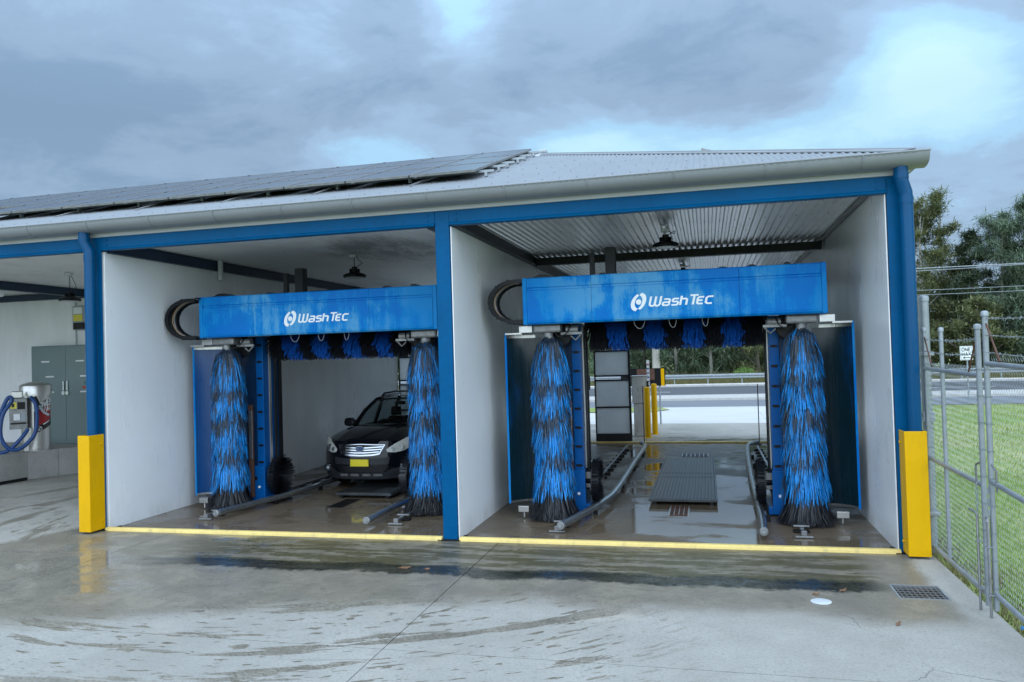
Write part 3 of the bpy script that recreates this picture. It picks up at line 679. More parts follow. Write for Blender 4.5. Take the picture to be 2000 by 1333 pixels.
# ================================================================== WASH GANTRIES
def strands(rows, seed, wid=.008, nseg=5):
    # rows: (z0, r0, r1, drop, count, jitter, bow) -> limp drooping strips round a vertical axis
    q = random.Random(seed); m = MB()
    for z0, r0, r1, drop, cnt, jit, bow in rows:
        clump = [(q.uniform(0, 2*math.pi), q.gauss(0, .06), q.uniform(.93, 1.05)) for _ in range(max(6, cnt//7))]
        for i in range(cnt):
            ca, cd, cr = clump[q.randrange(len(clump))]
            a = ca+q.gauss(0, .09); da = cd+q.gauss(0, .06); L_ = drop*q.uniform(1-jit, 1+jit*.6); ro = r1*cr*q.uniform(.84, 1.06); zs = z0+q.uniform(-.04, .04)
            w_ = wid*q.uniform(.6, 1.4); ph = q.uniform(0, 6.3); wg = q.uniform(0, .035); tw = q.uniform(-1.2, 1.2); vs = []
            for k in range(nseg+1):
                t_ = k/nseg; rr = r0+(ro-r0)*t_**bow+.008*math.sin(4*t_+ph); z = max(zs-L_*t_**1.08, .012); an = a+da*t_+wg*math.sin(5*t_+ph); ww = w_*(1 if k < nseg else .55)
                ux, uy = -math.sin(an)*math.cos(tw)+math.cos(an)*math.sin(tw)*.5, math.cos(an)*math.cos(tw)+math.sin(an)*math.sin(tw)*.5
                x, y = rr*math.cos(an), rr*math.sin(an); vs += [(x-ux*ww/2, y-uy*ww/2, z), (x+ux*ww/2, y+uy*ww/2, z)]
            m.add(vs, [(2*k, 2*k+1, 2*k+3, 2*k+2) for k in range(nseg)])
    return m
def side_brush(parent, lx, ly, seed, flip=1):
    hub = MB(); hub.tube([(lx,ly,.05),(lx,ly,2.64)], .062, 14).tube([(lx,ly,2.62),(lx,ly,2.80)], .052, 14).tube([(lx,ly,2.64),(lx,ly,2.70)], .068, 14)
    h = hub.build('side_brush', 'greycast', parent, world=False, smooth=True)
    def sh(mb, name, mat):
        mb.v = [(x*flip+lx, y+ly, z) for x, y, z in mb.v]; return mb.build(name, mat, h, world=False, kind='stuff')
    bands = ((2.30,2.16,'g'),(2.16,1.92,'b'),(1.92,1.74,'g'),(1.74,1.42,'b'),(1.42,1.18,'g'),(1.18,.80,'b'),(.80,.64,'g'),(.64,.30,'b'))
    grey = [(2.67,.05,.250,.46,260,.12,.30),(2.67,.05,.270,.64,240,.12,.30)]; blue = [(2.66,.05,.255,.54,70,.14,.30),(2.64,.05,.275,.68,130,.12,.30)]
    z = 2.20
    while z > .28:
        c_ = ([k for h_, l_, k in bands if l_ <= z <= h_]+['b'])[0]; rr_ = .288+.012*(2.2-z)/1.9+(.02 if z < .5 else 0); zt_ = min(z+.38, 2.64)
        row = (zt_, .13, rr_, zt_-z, 135 if c_ == 'b' else 175, .16, .45)
        (blue if c_ == 'b' else grey).append(row)
        (grey if c_ == 'b' else blue).append(row[:4]+(60 if c_ == 'b' else 22, .14, .45))
        z -= .058
    blk = [(.46,.10,.37,.43,420,.10,.7),(.34,.10,.40,.32,400,.10,.75),(.25,.10,.42,.22,260,.1,.8),(.52,.14,.34,.48,320,.12,.6)]
    sh(strands(grey, seed, .008), 'grey_bristles', 'bristlegrey'); sh(strands(blue, seed+1, .0085), 'blue_bristles', 'bristleblue'); sh(strands(blk, seed+2, .009), 'black_bristles', 'bristleblack')
    return h
def top_brush(parent, x0, x1, ly, zc):
    h = MB().cyl((x0-.1,ly,zc), .09, x1-x0+.2, 14, 'x').build('top_brush', 'blackplastic', parent, world=False, smooth=True)
    q = random.Random(5); mm = {0: MB(), 1: MB()}; nb = 9; bw = (x1-x0)/nb
    for b in range(nb):
        M_ = mm[b % 2]
        for i in range(800):
            x = x0+bw*(b+q.random()); a = q.uniform(0, 2*math.pi); L_ = .40*q.uniform(.86, 1.06); w_ = .016*q.uniform(.7, 1.3); sx = q.gauss(0, .03); vs = []
            for k in range(4):
                t_ = k/3; rr = .08+(L_-.08)*t_; yy = ly+rr*math.cos(a); z = zc+rr*math.sin(a)-.13*t_*t_*abs(math.cos(a)); xx = x+sx*t_
                vs += [(xx-w_/2, yy, z), (xx+w_/2, yy, z)]
            M_.add(vs, [(2*k, 2*k+1, 2*k+3, 2*k+2) for k in range(3)])
    mm[0].build('black_bristles', 'bristleblack', h, world=False, kind='stuff'); mm[1].build('blue_bristles', 'bristlenavy', h, world=False, kind='stuff')
def wheel_brush(parent, x, y, z, s):
    m = MB(); m.cyl((x,y,z), .33, .02*s, 28, 'x').cyl((x-.14*s,y,z), .05, .14*s, 12, 'x'); h = m.build('wheel_brush', 'blackplastic', parent, world=False)
    q = random.Random(11); b = MB()
    for i in range(900):
        a = q.uniform(0, 2*math.pi); rr = .36*math.sqrt(q.uniform(.02, 1)); L_ = .11*q.uniform(.75, 1.05); c, sn = math.cos(a), math.sin(a); sp_ = rr+.03*q.random(); w_ = .008
        y0, z0, y1, z1 = y+rr*.94*c, z+rr*.94*sn, y+sp_*c, z+sp_*sn
        b.add([(x+.018*s, y0-w_*sn, z0+w_*c), (x+.018*s, y0+w_*sn, z0-w_*c), (x+s*(.018+L_), y1+w_*sn*.7, z1-w_*c*.7), (x+s*(.018+L_), y1-w_*sn*.7, z1+w_*c*.7)], [(0,1,2,3)])
    b.build('bristles', 'bristleblack', h, world=False, kind='stuff')
# lettering drawn as strokes (units: x-height letters in a 1 x 1 cell), thick italic rounded capitals
def stroke(m, pts, wd, sx, sz, ox, oz, y, shear=.22):
    P_ = [Vector((p[0], p[1])) for p in pts]; Lf = []; Rt = []
    for i, p in enumerate(P_):
        d0 = (P_[i]-P_[i-1]).normalized() if i else (P_[1]-P_[0]).normalized(); d1 = (P_[i+1]-P_[i]).normalized() if i < len(P_)-1 else d0
        t_ = (d0+d1); t_ = t_.normalized() if t_.length > 1e-6 else d1; nrm = Vector((-t_.y, t_.x)); k = wd/2/max(.5, nrm.dot(Vector((-d1.y, d1.x))))
        Lf.append(p+nrm*k); Rt.append(p-nrm*k)
    def W(p, yy): return (ox+(p.x+shear*p.y)*sx, yy, oz+p.y*sz)
    n = len(P_); vs = [W(p, y-.004) for p in Lf]+[W(p, y-.004) for p in Rt]+[W(p, y) for p in Lf]+[W(p, y) for p in Rt]; fs = []
    for i in range(n-1):
        fs += [(i, i+1, n+i+1, n+i), (2*n+i, 2*n+i+1, i+1, i), (n+i, n+i+1, 3*n+i+1, 3*n+i)]
    fs += [(0, n, 3*n, 2*n), (n-1, 3*n-1, 4*n-1, 2*n-1)]; m.add(vs, fs)
def arcp(cx_, cy_, rx, ry, a0, a1, n=7): return [(cx_+rx*math.cos(R(a0+(a1-a0)*i/n)), cy_+ry*math.sin(R(a0+(a1-a0)*i/n))) for i in range(n+1)]
GLY = {
 'W': [[(0,1),(0,.28)]+arcp(.2,.24,.2,.24,190,340,5)+[(.40,.28),(.40,.98)], [(.40,.28)]+arcp(.6,.24,.2,.24,200,350,5)+[(.80,.28),(.80,1)]],
 'a': [[(.06,.66),(.42,.66),(.5,.58),(.5,.02)], [(.5,.02),(.10,.02),(.02,.10),(.02,.26),(.1,.34),(.5,.34)]],
 's': [[(.5,.66),(.12,.66),(.04,.58),(.04,.44),(.12,.36),(.40,.36),(.48,.28),(.48,.10),(.40,.02),(0,.02)]],
 'h': [[(0,-.02),(0,.92)], [(0,.62),(.36,.62),(.46,.52),(.46,-.02)]],
 'T': [[(0,.94),(.62,.94)], [(.32,.94),(.32,-.02)]],
 'e': [[(.5,.72),(.14,.72),(.04,.60),(.04,.14),(.14,.04),(.48,.04)], [(.04,.38),(.42,.38)]],
 'c': [[(.54,.74),(.16,.74),(.04,.62),(.04,.16),(.16,.04),(.52,.04)]],
}
ADV = {'W': 1.02, 'a': .70, 's': .68, 'h': .66, 'T': .58, 'e': .66, 'c': .66}
def wordmark(parent, ox, oz, width, h, y):
    word = 'WashTec'; tot = sum(ADV[c] for c in word)-.12; sx = width/tot; x = ox
    for c in word:
        m = MB()
        for s_ in GLY[c]: stroke(m, s_, .165, sx, h, x, oz, y, .18)
        x += ADV[c]*sx; m.build('letter', 'letter', parent, world=False)
def emblem(parent, cx_, cz, r, y):
    def cres(a0, a1, dx, dz, inner, sc):
        o_ = arcp(0, 0, 1, 1, a0, a1, 16); i_ = arcp(dx, dz, inner, inner, a1+sc, a0-sc, 16); poly = o_+i_
        m = MB(); pts = [(cx_+(px*.80+.32*pz)*r, cz+pz*r) for px, pz in poly]; n = len(pts)//2
        vs = [(p[0], y-.004, p[1]) for p in pts]+[(p[0], y, p[1]) for p in pts]; N_ = len(pts); fs = []
        for k in range(n-1): fs.append((k, k+1, N_-2-k, N_-1-k))
        for k in range(N_): fs.append((k, (k+1) % N_, (k+1) % N_+N_, k+N_))
        m.add(vs, fs); m.build('emblem_crescent', 'letter', parent, world=False)
    cres(118, 268, .30, .06, .80, -9); cres(-62, 88, -.30, -.06, .80, -9)
    m = MB(); m.cyl((cx_, y, cz), r*.30, -.004, 20, 'y'); m.build('emblem_dot', 'letter', parent, world=False)
def energy_chain(parent, x0, x1, z0, z1, y0, y1):
    zc = (z0+z1)/2; rz_ = (z1-z0)/2; rx = min(x0-x1, rz_*1.25); path = [(x0, z1)]+[(x1+rx-rx*math.sin(R(a)), zc+rz_*math.cos(R(a))) for a in range(0, 181, 15)]+[(x0, z0)]
    inn = .06; zs = []
    h = None
    for yy in (y0, y1-.022):
        c = MB()
        for i in range(len(path)-1):
            (a, b), (c_, d) = path[i], path[i+1]
            def ins(p): vx, vz = p[0]-(x1+rx), p[1]-zc; l_ = math.hypot(min(vx, 0), vz) or 1; return (p[0]-min(vx, 0)/l_*inn, p[1]-vz/l_*inn)
            e_, f_ = ins((a, b)), ins((c_, d))
            c.add([(a,yy,b),(c_,yy,d),(f_[0],yy,f_[1]),(e_[0],yy,e_[1]),(a,yy+.022,b),(c_,yy+.022,d),(f_[0],yy+.022,f_[1]),(e_[0],yy+.022,e_[1])], [(0,1,2,3),(7,6,5,4),(0,4,5,1),(3,2,6,7)])
        if h is None: h = c.build('energy_chain', 'blackplastic', parent, world=False)
        else: c.build('side_band', 'blackplastic', h, world=False)
    k = MB()
    for i in range(1, len(path)-2):
        (a, b), (c_, d) = path[i], path[i+1]; k.add([(a+.004,y0+.03,b),(c_+.004,y0+.03,d),(c_+.004,y1-.03,d),(a+.004,y1-.03,b)], [(0,1,2,3)])
    k.build('outer_strip', 'black', h, world=False)
    for i in range(0, len(path)-1, 2):
        a, b = path[i]; k = MB(); k.tube([(a+.004, y0+.02, b), (a+.004, y1-.02, b)], .016, 6); k.build('crossbar', 'blackplastic', h, world=False)
    for j, (mt, o_) in enumerate((('blackplastic', .05), ('tan', .11), ('blackplastic', .08), ('greycast', .135), ('blackplastic', .165))):
        pp = [(x1+rx-(rx-.03)*math.sin(R(a)), y0+o_*(y1-y0)/.2+.006*math.sin(a*.11+j), zc+(rz_-.03)*math.cos(R(a))) for a in range(0, 181, 12)]
        k = MB(); k.tube(pp, .010 if mt == 'tan' else .014, 6); k.build('cable', mt, h, world=False, smooth=True)
def make_gantry():
    g = thing('wash_gantry', '', 'car wash')
    b = lambda name, mat, *a, bev=.006, p=g: MB().box(*a).build(name, mat, p, world=False, bev=bev)
    Z0, Z1 = 2.88, 3.565
    prof = [(.07,Z0),(.03,Z0+.003),(.006,Z0+.03),(.004,Z0+.05),(0,Z0+.055),(0,3.375),(.022,3.385),(.022,3.412),(.004,3.424),(.004,3.55),(.02,Z1),(.12,Z1),(.12,Z0)]
    cp = []
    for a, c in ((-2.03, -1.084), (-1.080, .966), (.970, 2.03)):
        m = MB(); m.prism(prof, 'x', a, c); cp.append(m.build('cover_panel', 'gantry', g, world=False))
    for s in (-1, 1):
        m = MB(); m.prism([(.0-.004,Z0-.002),(-.004,Z1+.002),(.75,Z1+.002),(.75,Z0-.002)], 'x', min(s*2.033, s*2.10), max(s*2.033, s*2.10)); m.build('end_cap', 'gantry', g, world=False, bev=.012)
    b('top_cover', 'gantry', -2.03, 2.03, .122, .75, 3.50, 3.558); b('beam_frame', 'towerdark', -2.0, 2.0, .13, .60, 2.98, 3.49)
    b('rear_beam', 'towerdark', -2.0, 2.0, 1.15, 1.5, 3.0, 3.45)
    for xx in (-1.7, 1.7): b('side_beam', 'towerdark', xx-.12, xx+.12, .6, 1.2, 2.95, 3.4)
    emblem(cp[1], -.41, 3.14, .128, -.0005); wordmark(cp[1], -.262, 3.075, .86, .135, -.0005)
    # odds and ends on top
    for xx, w_, h_ in ((-1.85,.45,.07),(-.95,.2,.05),(.75,.25,.04),(1.15,.22,.05),(1.62,.16,.06)):
        m = MB(); m.prism([(xx-w_/2,Z1),(xx-w_*.1,Z1+h_),(xx+w_*.15,Z1+h_),(xx+w_/2,Z1+.01)], 'y', .25, .5); m.build('top_fitting', 'blackplastic', g, world=False)
    b('mast', 'darkbeam', -1.28, -1.20, 1.3, 1.38, 3.3, 4.05); b('mast', 'darkbeam', -1.02, -.86, 1.25, 1.42, 3.3, 4.12)
    m = MB(); m.tube(bez([(-.9,.45,3.56),(-.5,.5,3.60),(.0,.5,3.61),(.5,.5,3.60),(.9,.45,3.56)], 6), .016, 6); m.build('top_hose', 'blackplastic', g, world=False)
    for k, (xx, w_) in enumerate(((-.42,.075),(.05,.05),(.5,.04))):
        m = MB(); m.tube(bez([(xx-w_,.16,2.93),(xx-w_*.95,.155,2.84),(xx-w_*.3,.15,2.775),(xx+w_*.5,.15,2.78),(xx+w_,.16,2.86),(xx+w_,.165,2.93)], 4), .006, 6); m.build('hose_loop', 'greycast', g, world=False, smooth=True)
    for s in (-1, 1):
        X_ = lambda a, c: (min(s*a, s*c), max(s*a, s*c))
        # tower
        t = MB(); t.box(*X_(1.38,1.52), .74, .80, .12, 2.9); t.box(*X_(1.38,1.415), .80, 1.30, .12, 2.9); tw = t.build('tower', 'tower', g, world=False, bev=.006)
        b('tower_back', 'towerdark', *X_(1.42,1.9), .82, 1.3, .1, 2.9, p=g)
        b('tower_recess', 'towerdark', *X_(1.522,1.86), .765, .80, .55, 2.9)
        b('tower_foot', 'tower', *X_(1.36,1.75), .68, .738, .03, .66, bev=.01); b('skid', 'tower', *X_(1.30,1.85), .72, 1.5, .02, .13, bev=.01)
        b('guide_strip', 'darkbeam', *X_(1.352,1.378), 1.05, 1.14, .3, 2.85, bev=.002); b('guide_strip', 'stainless', *X_(1.362,1.378), .90, .97, .66, 2.85, bev=.002)
        b('guide_strip', 'black', *X_(1.345,1.378), 1.2, 1.29, .3, 2.85, bev=.002)
        for i in range(8):
            z = .72+i*.29; k = MB(); k.cyl((s*1.44,.74,z), .022, -.02, 8, 'y').box(*X_(1.40,1.50), .733, .739, z-.016, z+.016); k.build('bolt', 'black', tw, world=False)
        b('socket_plate', 'black', *X_(1.50,1.56), .670, .679, .42, .48, bev=0); k = MB(); k.cyl((s*1.46,.68,.30), .022, -.012, 12, 'y'); k.build('round_bolt', 'white', tw, world=False)
        b('latch_plate', 'pvc', *X_(1.63,1.70), .755, .763, .70, .83, bev=.003)
        # wear bar
        m = MB(); m.prism([(s*1.515,.60),(s*1.60,.60),(s*1.63,.64),(s*1.53,.65)], 'z', .14, 1.72); m.build('wear_bar', 'rust', g, world=False); b('wear_face', 'stainless', *X_(1.525,1.59), .592, .598, .8, 1.62, bev=.002)
        # drive head
        b('gear_case', 'greycast', *X_(1.58,2.0), .18, .46, 2.76, 2.885, bev=.03); k = MB(); k.cyl((s*1.79,.30,2.70), .075, .10, 14); k.build('drive_coupling', 'greycast', g, world=False, smooth=True); k = MB(); k.cyl((s*1.52,.34,2.80), .06, -.18*s, 12, 'x'); k.build('drive_motor', 'greycast', g, world=False, smooth=True)
        k = MB(); k.cyl((s*1.66,.52,2.74), .20, .03, 26, 'y'); k.build('pulley', 'blackplastic', g, world=False); k = MB(); k.tube([(s*1.66+.20*math.cos(R(a)), .515, 2.74+.20*math.sin(R(a))) for a in range(0,361,15)], .012, 6, False); k.build('belt', 'black', g, world=False)
        b('arm', 'greycast', *X_(1.28,1.6), .30, .34, 2.72, 2.76, bev=.004); m = MB(); m.tube([(s*1.30,.32,2.72),(s*1.38,.32,2.64),(s*1.45,.32,2.70)], .014, 6); m.build('arm_link', 'greycast', g, world=False)
        m = MB(); m.tube(bez([(s*1.45,.30,2.86),(s*1.50,.22,2.74),(s*1.62,.2,2.70),(s*1.70,.25,2.80)], 5), .009, 6); m.build('feed_cable', 'blackplastic', g, world=False)
        side_brush(g, s*1.77, .30, 20+s, s)
        wheel_brush(g, s*1.27, .95, .46, -s)
        m = MB(); m.box(*X_(1.27,1.38), .86, 1.04, .36, .42).box(*X_(1.28,1.38), .84, .92, .50, .60); m.build('wheel_brush_mount', 'greycast', g, world=False, bev=.006)
        # splash sheet: vertical sheet bent round the outside of the brush
        m = MB(); cxx, cyy, rr = s*1.98, .02, .56; n = 10; prev = None
        pts = [(s*1.96, .58)]+[(cxx+s*rr*math.cos(R(a)), cyy+rr*math.sin(R(a))) for a in [88-i*5.4 for i in range(n+1)]]
        for i in range(len(pts)-1):
            (a, c), (d, e_) = pts[i], pts[i+1]
            m.add([(a,c,.22),(d,e_,.22),(d,e_,2.70),(a,c,2.70),(a+.0,c+.012,.22),(d,e_+.012,.22),(d,e_+.012,2.70),(a,c+.012,2.70)], [(0,1,2,3),(7,6,5,4),(4,5,1,0),(3,2,6,7)])
        sp_ = m.build('splash_sheet', 'splash', g, world=False, smooth='all'); ex, ey = pts[-1]
        k = MB(); k.box(min(ex, ex+s*.03), max(ex, ex+s*.03), ey-.012, ey+.02, .20, 2.78); k.build('edge_trim', 'gantry', sp_, world=False)
        for zt, hh in ((2.70,.045),(.205,.03)):
            k = MB()
            for i in range(2, len(pts)-1):
                (a, c), (d, e_) = pts[i], pts[i+1]; k.add([(a,c-.012,zt),(d,e_-.012,zt),(d,e_-.012,zt+hh),(a,c-.012,zt+hh),(a,c+.02,zt),(d,e_+.02,zt),(d,e_+.02,zt+hh),(a,c+.02,zt+hh)], [(0,1,2,3),(7,6,5,4),(4,5,1,0),(3,2,6,7)])
            k.build('rim_strip', 'stainless', sp_, world=False)
        b('hanger_bracket', 'stainless', *X_(2.02,2.22), .22, .26, 2.77, 2.87, bev=.004); b('hanger_bracket', 'stainless', *X_(2.18,2.44), .22, .30, 2.745, 2.775, bev=.004)
        b('support_foot', 'stainless', *X_(2.14,2.30), .18, .26, .10, .19, bev=.006); m = MB(); m.tube([(s*2.22,.22,.02),(s*2.22,.22,.12)], .015, 8); m.build('support_pin', 'stainless', g, world=False)
    top_brush(g, -1.24, 1.30, 1.02, 2.90)
    return g
GA = make_gantry(); GB = copy_tree(GA)
GA.location = (2.99, 1.25, 0); tag(GA, 'blue car wash gantry with hanging brushes in the empty right bay', 'car wash', 'car wash gantries')
GB.location = (-2.62, 1.47, 0); tag(GB, 'blue car wash gantry with hanging brushes over the car in the left bay', 'car wash', 'car wash gantries')
energy_chain(GA, -2.07, -2.64, 2.90, 3.56, .02, .50)
energy_chain(GB, -2.07, -2.66, 2.86, 3.54, -.14, .16)

# ================================================================== FLOOR FITTINGS
def pipe_thing(name, pts, r, label, cat, group, cap=True, supports=()):
    t = thing(name, label, cat, (pts[0][0], pts[0][1], 0), group=group)
    m = MB(); m.tube(bez(pts, 6) if len(pts) > 2 else pts, r, 16); m.build('pipe', 'steel', t, smooth=True)
    if cap:
        p = Vector(pts[0]); d = (Vector(pts[0])-Vector(pts[1])).normalized(); k = MB(); k.tube([p-d*.03, p+d*.012, p+d*.022], [r*1.08, r*1.08, r*.9], 16); k.build('end_cap', 'greycast', t, smooth=True)
        k = MB(); k.tube([p+d*.02, p+d*.032], r*.3, 10); k.build('cap_bolt', 'galv', t)
    for sx, sy in supports:
        k = MB(); k.box(sx-.03, sx+.03, sy-.03, sy+.03, 0, .12-r*.6); k.build('stand', 'black', t)
    return t
pz = .11; gp = 'tyre guide pipes on the bay floors'
pipe_thing('guide_pipe', [(1.50,.52,pz),(1.66,1.3,pz),(1.86,2.4,pz),(1.93,3.6,pz),(1.92,7,pz),(1.92,9.7,pz),(1.78,10.45,pz)], .052, 'steel tyre guide pipe beside the left brush of the right bay, bent inwards', 'guide pipe', gp, supports=[(1.78,1.9),(1.95,4.2),(1.94,6.5),(1.94,8.8)])
pipe_thing('guide_pipe', [(4.12,.45,pz),(4.16,1.5,pz),(4.20,4.4,pz),(4.28,7.4,pz),(4.36,9.4,pz),(4.44,10.1,pz),(4.66,10.5,pz)], .052, 'steel tyre guide pipe beside the right brush of the right bay', 'guide pipe', gp, supports=[(4.25,1.6),(4.27,2.8),(4.29,4.2),(4.33,5.4),(4.36,6.8),(4.40,8.2)])
pipe_thing('guide_pipe', [(-4.02,.82,pz),(-3.86,1.8,pz),(-3.72,2.8,pz),(-3.70,4.2,pz),(-3.70,8,pz),(-3.72,10.3,pz)], .052, 'steel tyre guide pipe left of the dark car in the left bay', 'guide pipe', gp, supports=[(-3.79,2.2),(-3.70,3.6)])
pipe_thing('guide_pipe', [(-1.36,.55,pz),(-1.38,2.1,pz),(-1.40,4,pz),(-1.42,10.3,pz)], .052, 'steel tyre guide pipe beside the right brush of the left bay', 'guide pipe', gp, supports=[(-1.38,2.2),(-1.40,4.0)])
def track(x, y0, y1, label, teeth=True):
    t = thing('gantry_track', label, 'track', (x, y0, 0), group='gantry tracks on the bay floors')
    m = MB(); m.box(x-.022, x+.022, y0, y1, .035, .075); m.build('rail', 'steel', t)
    n = int((y1-y0)/.55)
    for i in range(n):
        yy = y0+.3+i*.55; k = MB(); k.box(x-.10, x+.10, yy-.045, yy+.045, .0, .034); k.build('sleeper', 'black', t, bev=.006)
    # end stop shaped like a small cross
    k = MB(); k.box(x-.11, x+.11, y0-.05, y0+.0, .006, .03).box(x-.035, x+.035, y0-.03, y0+.03, .03, .09); k.build('end_stop', 'greycast', t, bev=.006)
    k = MB(); k.box(x-.10, x+.10, y0+.26, y0+.31, .078, .1); k.build('stop_bar', 'greycast', t, bev=.006)
track(1.43, .62, 10.5, 'gantry track with black sleepers under the left brush of the right bay')
track(4.62, .66, 10.5, 'gantry track with black sleepers under the right brush of the right bay')
track(-4.22, .86, 10.5, 'gantry track beside the left wall of the left bay')
track(-1.02, .84, 10.5, 'gantry track near the centre pillar in the left bay')
# ribbed wheel plates
def wheel_plate(x0, x1, ys, label):
    t = thing('wheel_plate', label, 'floor plate', ((x0+x1)/2, ys[0], 0), group='raised floor plates')
    for j in range(len(ys)-1):
        a, c = ys[j]+.006, ys[j+1]-.006; m = MB(); m.box(x0, x1, a, c, .055, .10); p = m.build('plate', 'tile_grate', t, bev=.006)
        n = 17; k = MB()
        for i in range(n):
            xx = x0+.09+(x1-x0-.18)*i/(n-1); k.prism([(xx-.014,.1005),(xx-.007,.108),(xx+.007,.108),(xx+.014,.1005)], 'y', a+.05, c-.05)
        k.build('tread_ribs', 'tile_grate', p, kind='stuff')
        k = MB()
        for i in range(int((c-a)/.16)):
            for xx in (x0+.035, x1-.035): k.cyl((xx, a+.1+i*.16, .1005), .011, .006, 6)
        k.build('rivets', 'black', p, kind='stuff')
    for xx in (x0+.06, x1-.12):
        MB().box(xx, xx+.06, ys[0]+.05, ys[-1]-.05, .0, .054).build('bearer', 'black', t)
wheel_plate(2.52, 3.58, [2.66, 4.85, 5.35, 7.65], 'ribbed grey metal floor plate in the middle of the right bay')
wheel_plate(-2.98, -1.92, [2.78, 4.9, 7.6], 'dark perforated floor plate under the nose of the car')
def channel(x0, x1, y0, y1, label, mat, rails=True):
    t = thing('drain_channel', label, 'drain', ((x0+x1)/2, y0, 0)); MB().box(x0, x1, y0, y1, .002, .006).build('plate', mat, t)
    if rails:
        for a in ((x0-.012,x0+.012,y0,y1),(x1-.012,x1+.012,y0,y1)): MB().box(*a, .0065, .014).build('frame', 'stainless', t)
    n = 4
    for i in range(1, n): xx = x0+(x1-x0)*i/n; MB().box(xx-.006, xx+.006, y0+.02, y1-.02, .0065, .011).build('bar', 'stainless' if rails else 'black', t)
    return t
channel(2.87, 3.15, 1.88, 2.62, 'short rusty drain channel with pale edges in front of the ribbed plate', 'rust')
channel(-2.74, -2.46, 1.98, 2.74, 'dark slotted drain channel in front of the car', 'black', False)
t = thing('drain_grate', 'small black floor grate behind the ribbed plate near the bay exit', 'grate', (3.15, 8.8, 0))
MB().box(2.86,3.44,8.5,9.05,.002,.005).build('pit', 'black', t)
for i in range(7): xx = 2.86+.58*i/6; MB().box(xx-.012,xx+.012,8.5,9.05,.0055,.014).build('bar', 'steel', t)
# apron grate over its pit
t = thing('drain_grate', 'rectangular steel grate set in the apron near the gate', 'grate', (5.42, -1.54, 0))
x0, x1, y0, y1 = GR
m = MB(); m.box(x0,x1,y0,y0+.018,-.03,.003).box(x0,x1,y1-.018,y1,-.03,.003).box(x0,x0+.018,y0+.018,y1-.018,-.03,.003).box(x1-.018,x1,y0+.018,y1-.018,-.03,.003); m.build('frame', 'galv', t)
for i in range(1, 10): xx = x0+(x1-x0)*i/10; MB().box(xx-.0035,xx+.003,y0+.018,y1-.018,-.006,.0015).build('bar', 'greycast', t)
for i in range(1, 6): yy = y0+(y1-y0)*i/6; MB().box(x0+.018,x1-.018,yy-.0035,yy+.003,-.006,.0025).build('cross_bar', 'greycast', t)
MB().box(x0+.002,x1-.002,y0+.002,y1-.002,-.27,-.045).build('pit_shade', 'black', t)  # solid black fill under the bars, standing in for the shade of the pit
m = MB(); m.lathe([(.095,.0),(.095,.003),(.088,.006),(.02,.007)], (4.47,-1.98,0), 28); tag(m.build('inspection_cap', 'pvc', smooth=True), 'round white inspection cap in the concrete in front of the right bay', 'cap')
for (x, y, l) in ((1.82,10.9,'thin dark marker rod at the far left of the right bay exit'),(4.72,10.95,'thin dark marker rod at the far right of the right bay exit')):
    t = thing('marker_rod', l, 'rod', (x, y, 0), group='marker rods'); m = MB(); m.tube([(x,y,0),(x,y,1.55)], .012, 8); m.build('rod', 'rail_rust', t); m = MB(); m.cyl((x,y,0),.05,.02,12); m.build('foot', 'rust', t)
# leaves and litter on the wet slab
def leaf(x, y, a, s, label, mat='leafdry'):
    m = MB(); pts = [(-1,0,.004),(-.4,.34,.02),(.35,.3,.012),(1,0,.03),(.35,-.3,.006),(-.4,-.34,.010)]
    c, sn = math.cos(a)*s, math.sin(a)*s; vs = [(x+p*c-q*sn, y+p*sn+q*c, z) for p, q, z in pts]; m.add(vs+[(x,y,.022)], [(6,i,(i+1)%6) for i in range(6)])
    tag(m.build('fallen_leaf', mat), label, 'leaf', 'fallen leaves on the apron')
leaf(4.72,-1.62,.6,.05,'brown fallen leaf in the wet gutter nearest the grate'); leaf(4.45,-1.78,.1,.045,'brown fallen leaf in the wet gutter left of the nearest to the grate')
leaf(5.02,-2.55,1.0,.045,'tan fallen leaf alone on the dry concrete right of the inspection cap'); leaf(.02,-1.42,.05,.09,'long rusty brown leaf in the dark puddle before the centre pillar')
leaf(.30,-1.44,-.3,.05,'small reddish leaf right of the long brown leaf in the puddle')
# ================================================================== VACUUM BAY
m = MB(); m.prism([(-17.8,3.2),(-11.30,3.4),(-11.24,4.37),(-11.02,4.97),(-11.02,6.39),(-17.8,6.39)], 'z', 0, .62)
pl = tag(m.build('concrete_plinth', 'plinth', bev=.012), 'grey concrete plinth under the steel vacuum and the cabinet', 'plinth')
m = MB(); m.prism([(-11.016,4.985),(-10.80,5.45),(-10.72,6.39),(-11.016,6.39)], 'z', 0, .615); m.build('plinth_end', 'plinth', pl, bev=.01)
m = MB(); m.prism([(-11.28,3.5),(-11.205,4.30),(-11.215,4.32),(-11.29,3.5)], 'z', .0, .07); m.build('floor_slot', 'black', pl)
cb_ = thing('metal_cabinet', 'grey green two door metal cabinet against the back wall', 'cabinet', (-11.75, 6.2, .62))
MB().box(-12.78,-10.9,6.02,6.39,.66,3.03).build('case', 'cabinet', cb_, bev=.008); MB().box(-12.74,-10.94,6.03,6.38,.625,.658).build('base', 'cabinet', cb_)
for a, c, hx in ((-12.76,-11.752,-11.80),(-11.746,-10.92,-11.69)):
    d = MB().box(a,c,5.995,6.018,.70,3.0).build('door', 'cabinet', cb_, bev=.006)
    k = MB(); k.box(hx-.02,hx+.02,5.965,5.994,1.93,2.15).cyl((hx,5.99,1.86),.05,-.03,14,'y'); k.build('handle', 'chrome', d)
    for z in (2.62, 2.25, 1.87):
        k = MB(); xx = a+.30 if z == 2.62 else a+.42; k.box(xx,xx+.24,5.991,5.9945,z,z+.035); k.build('label_strip', 'white', d)
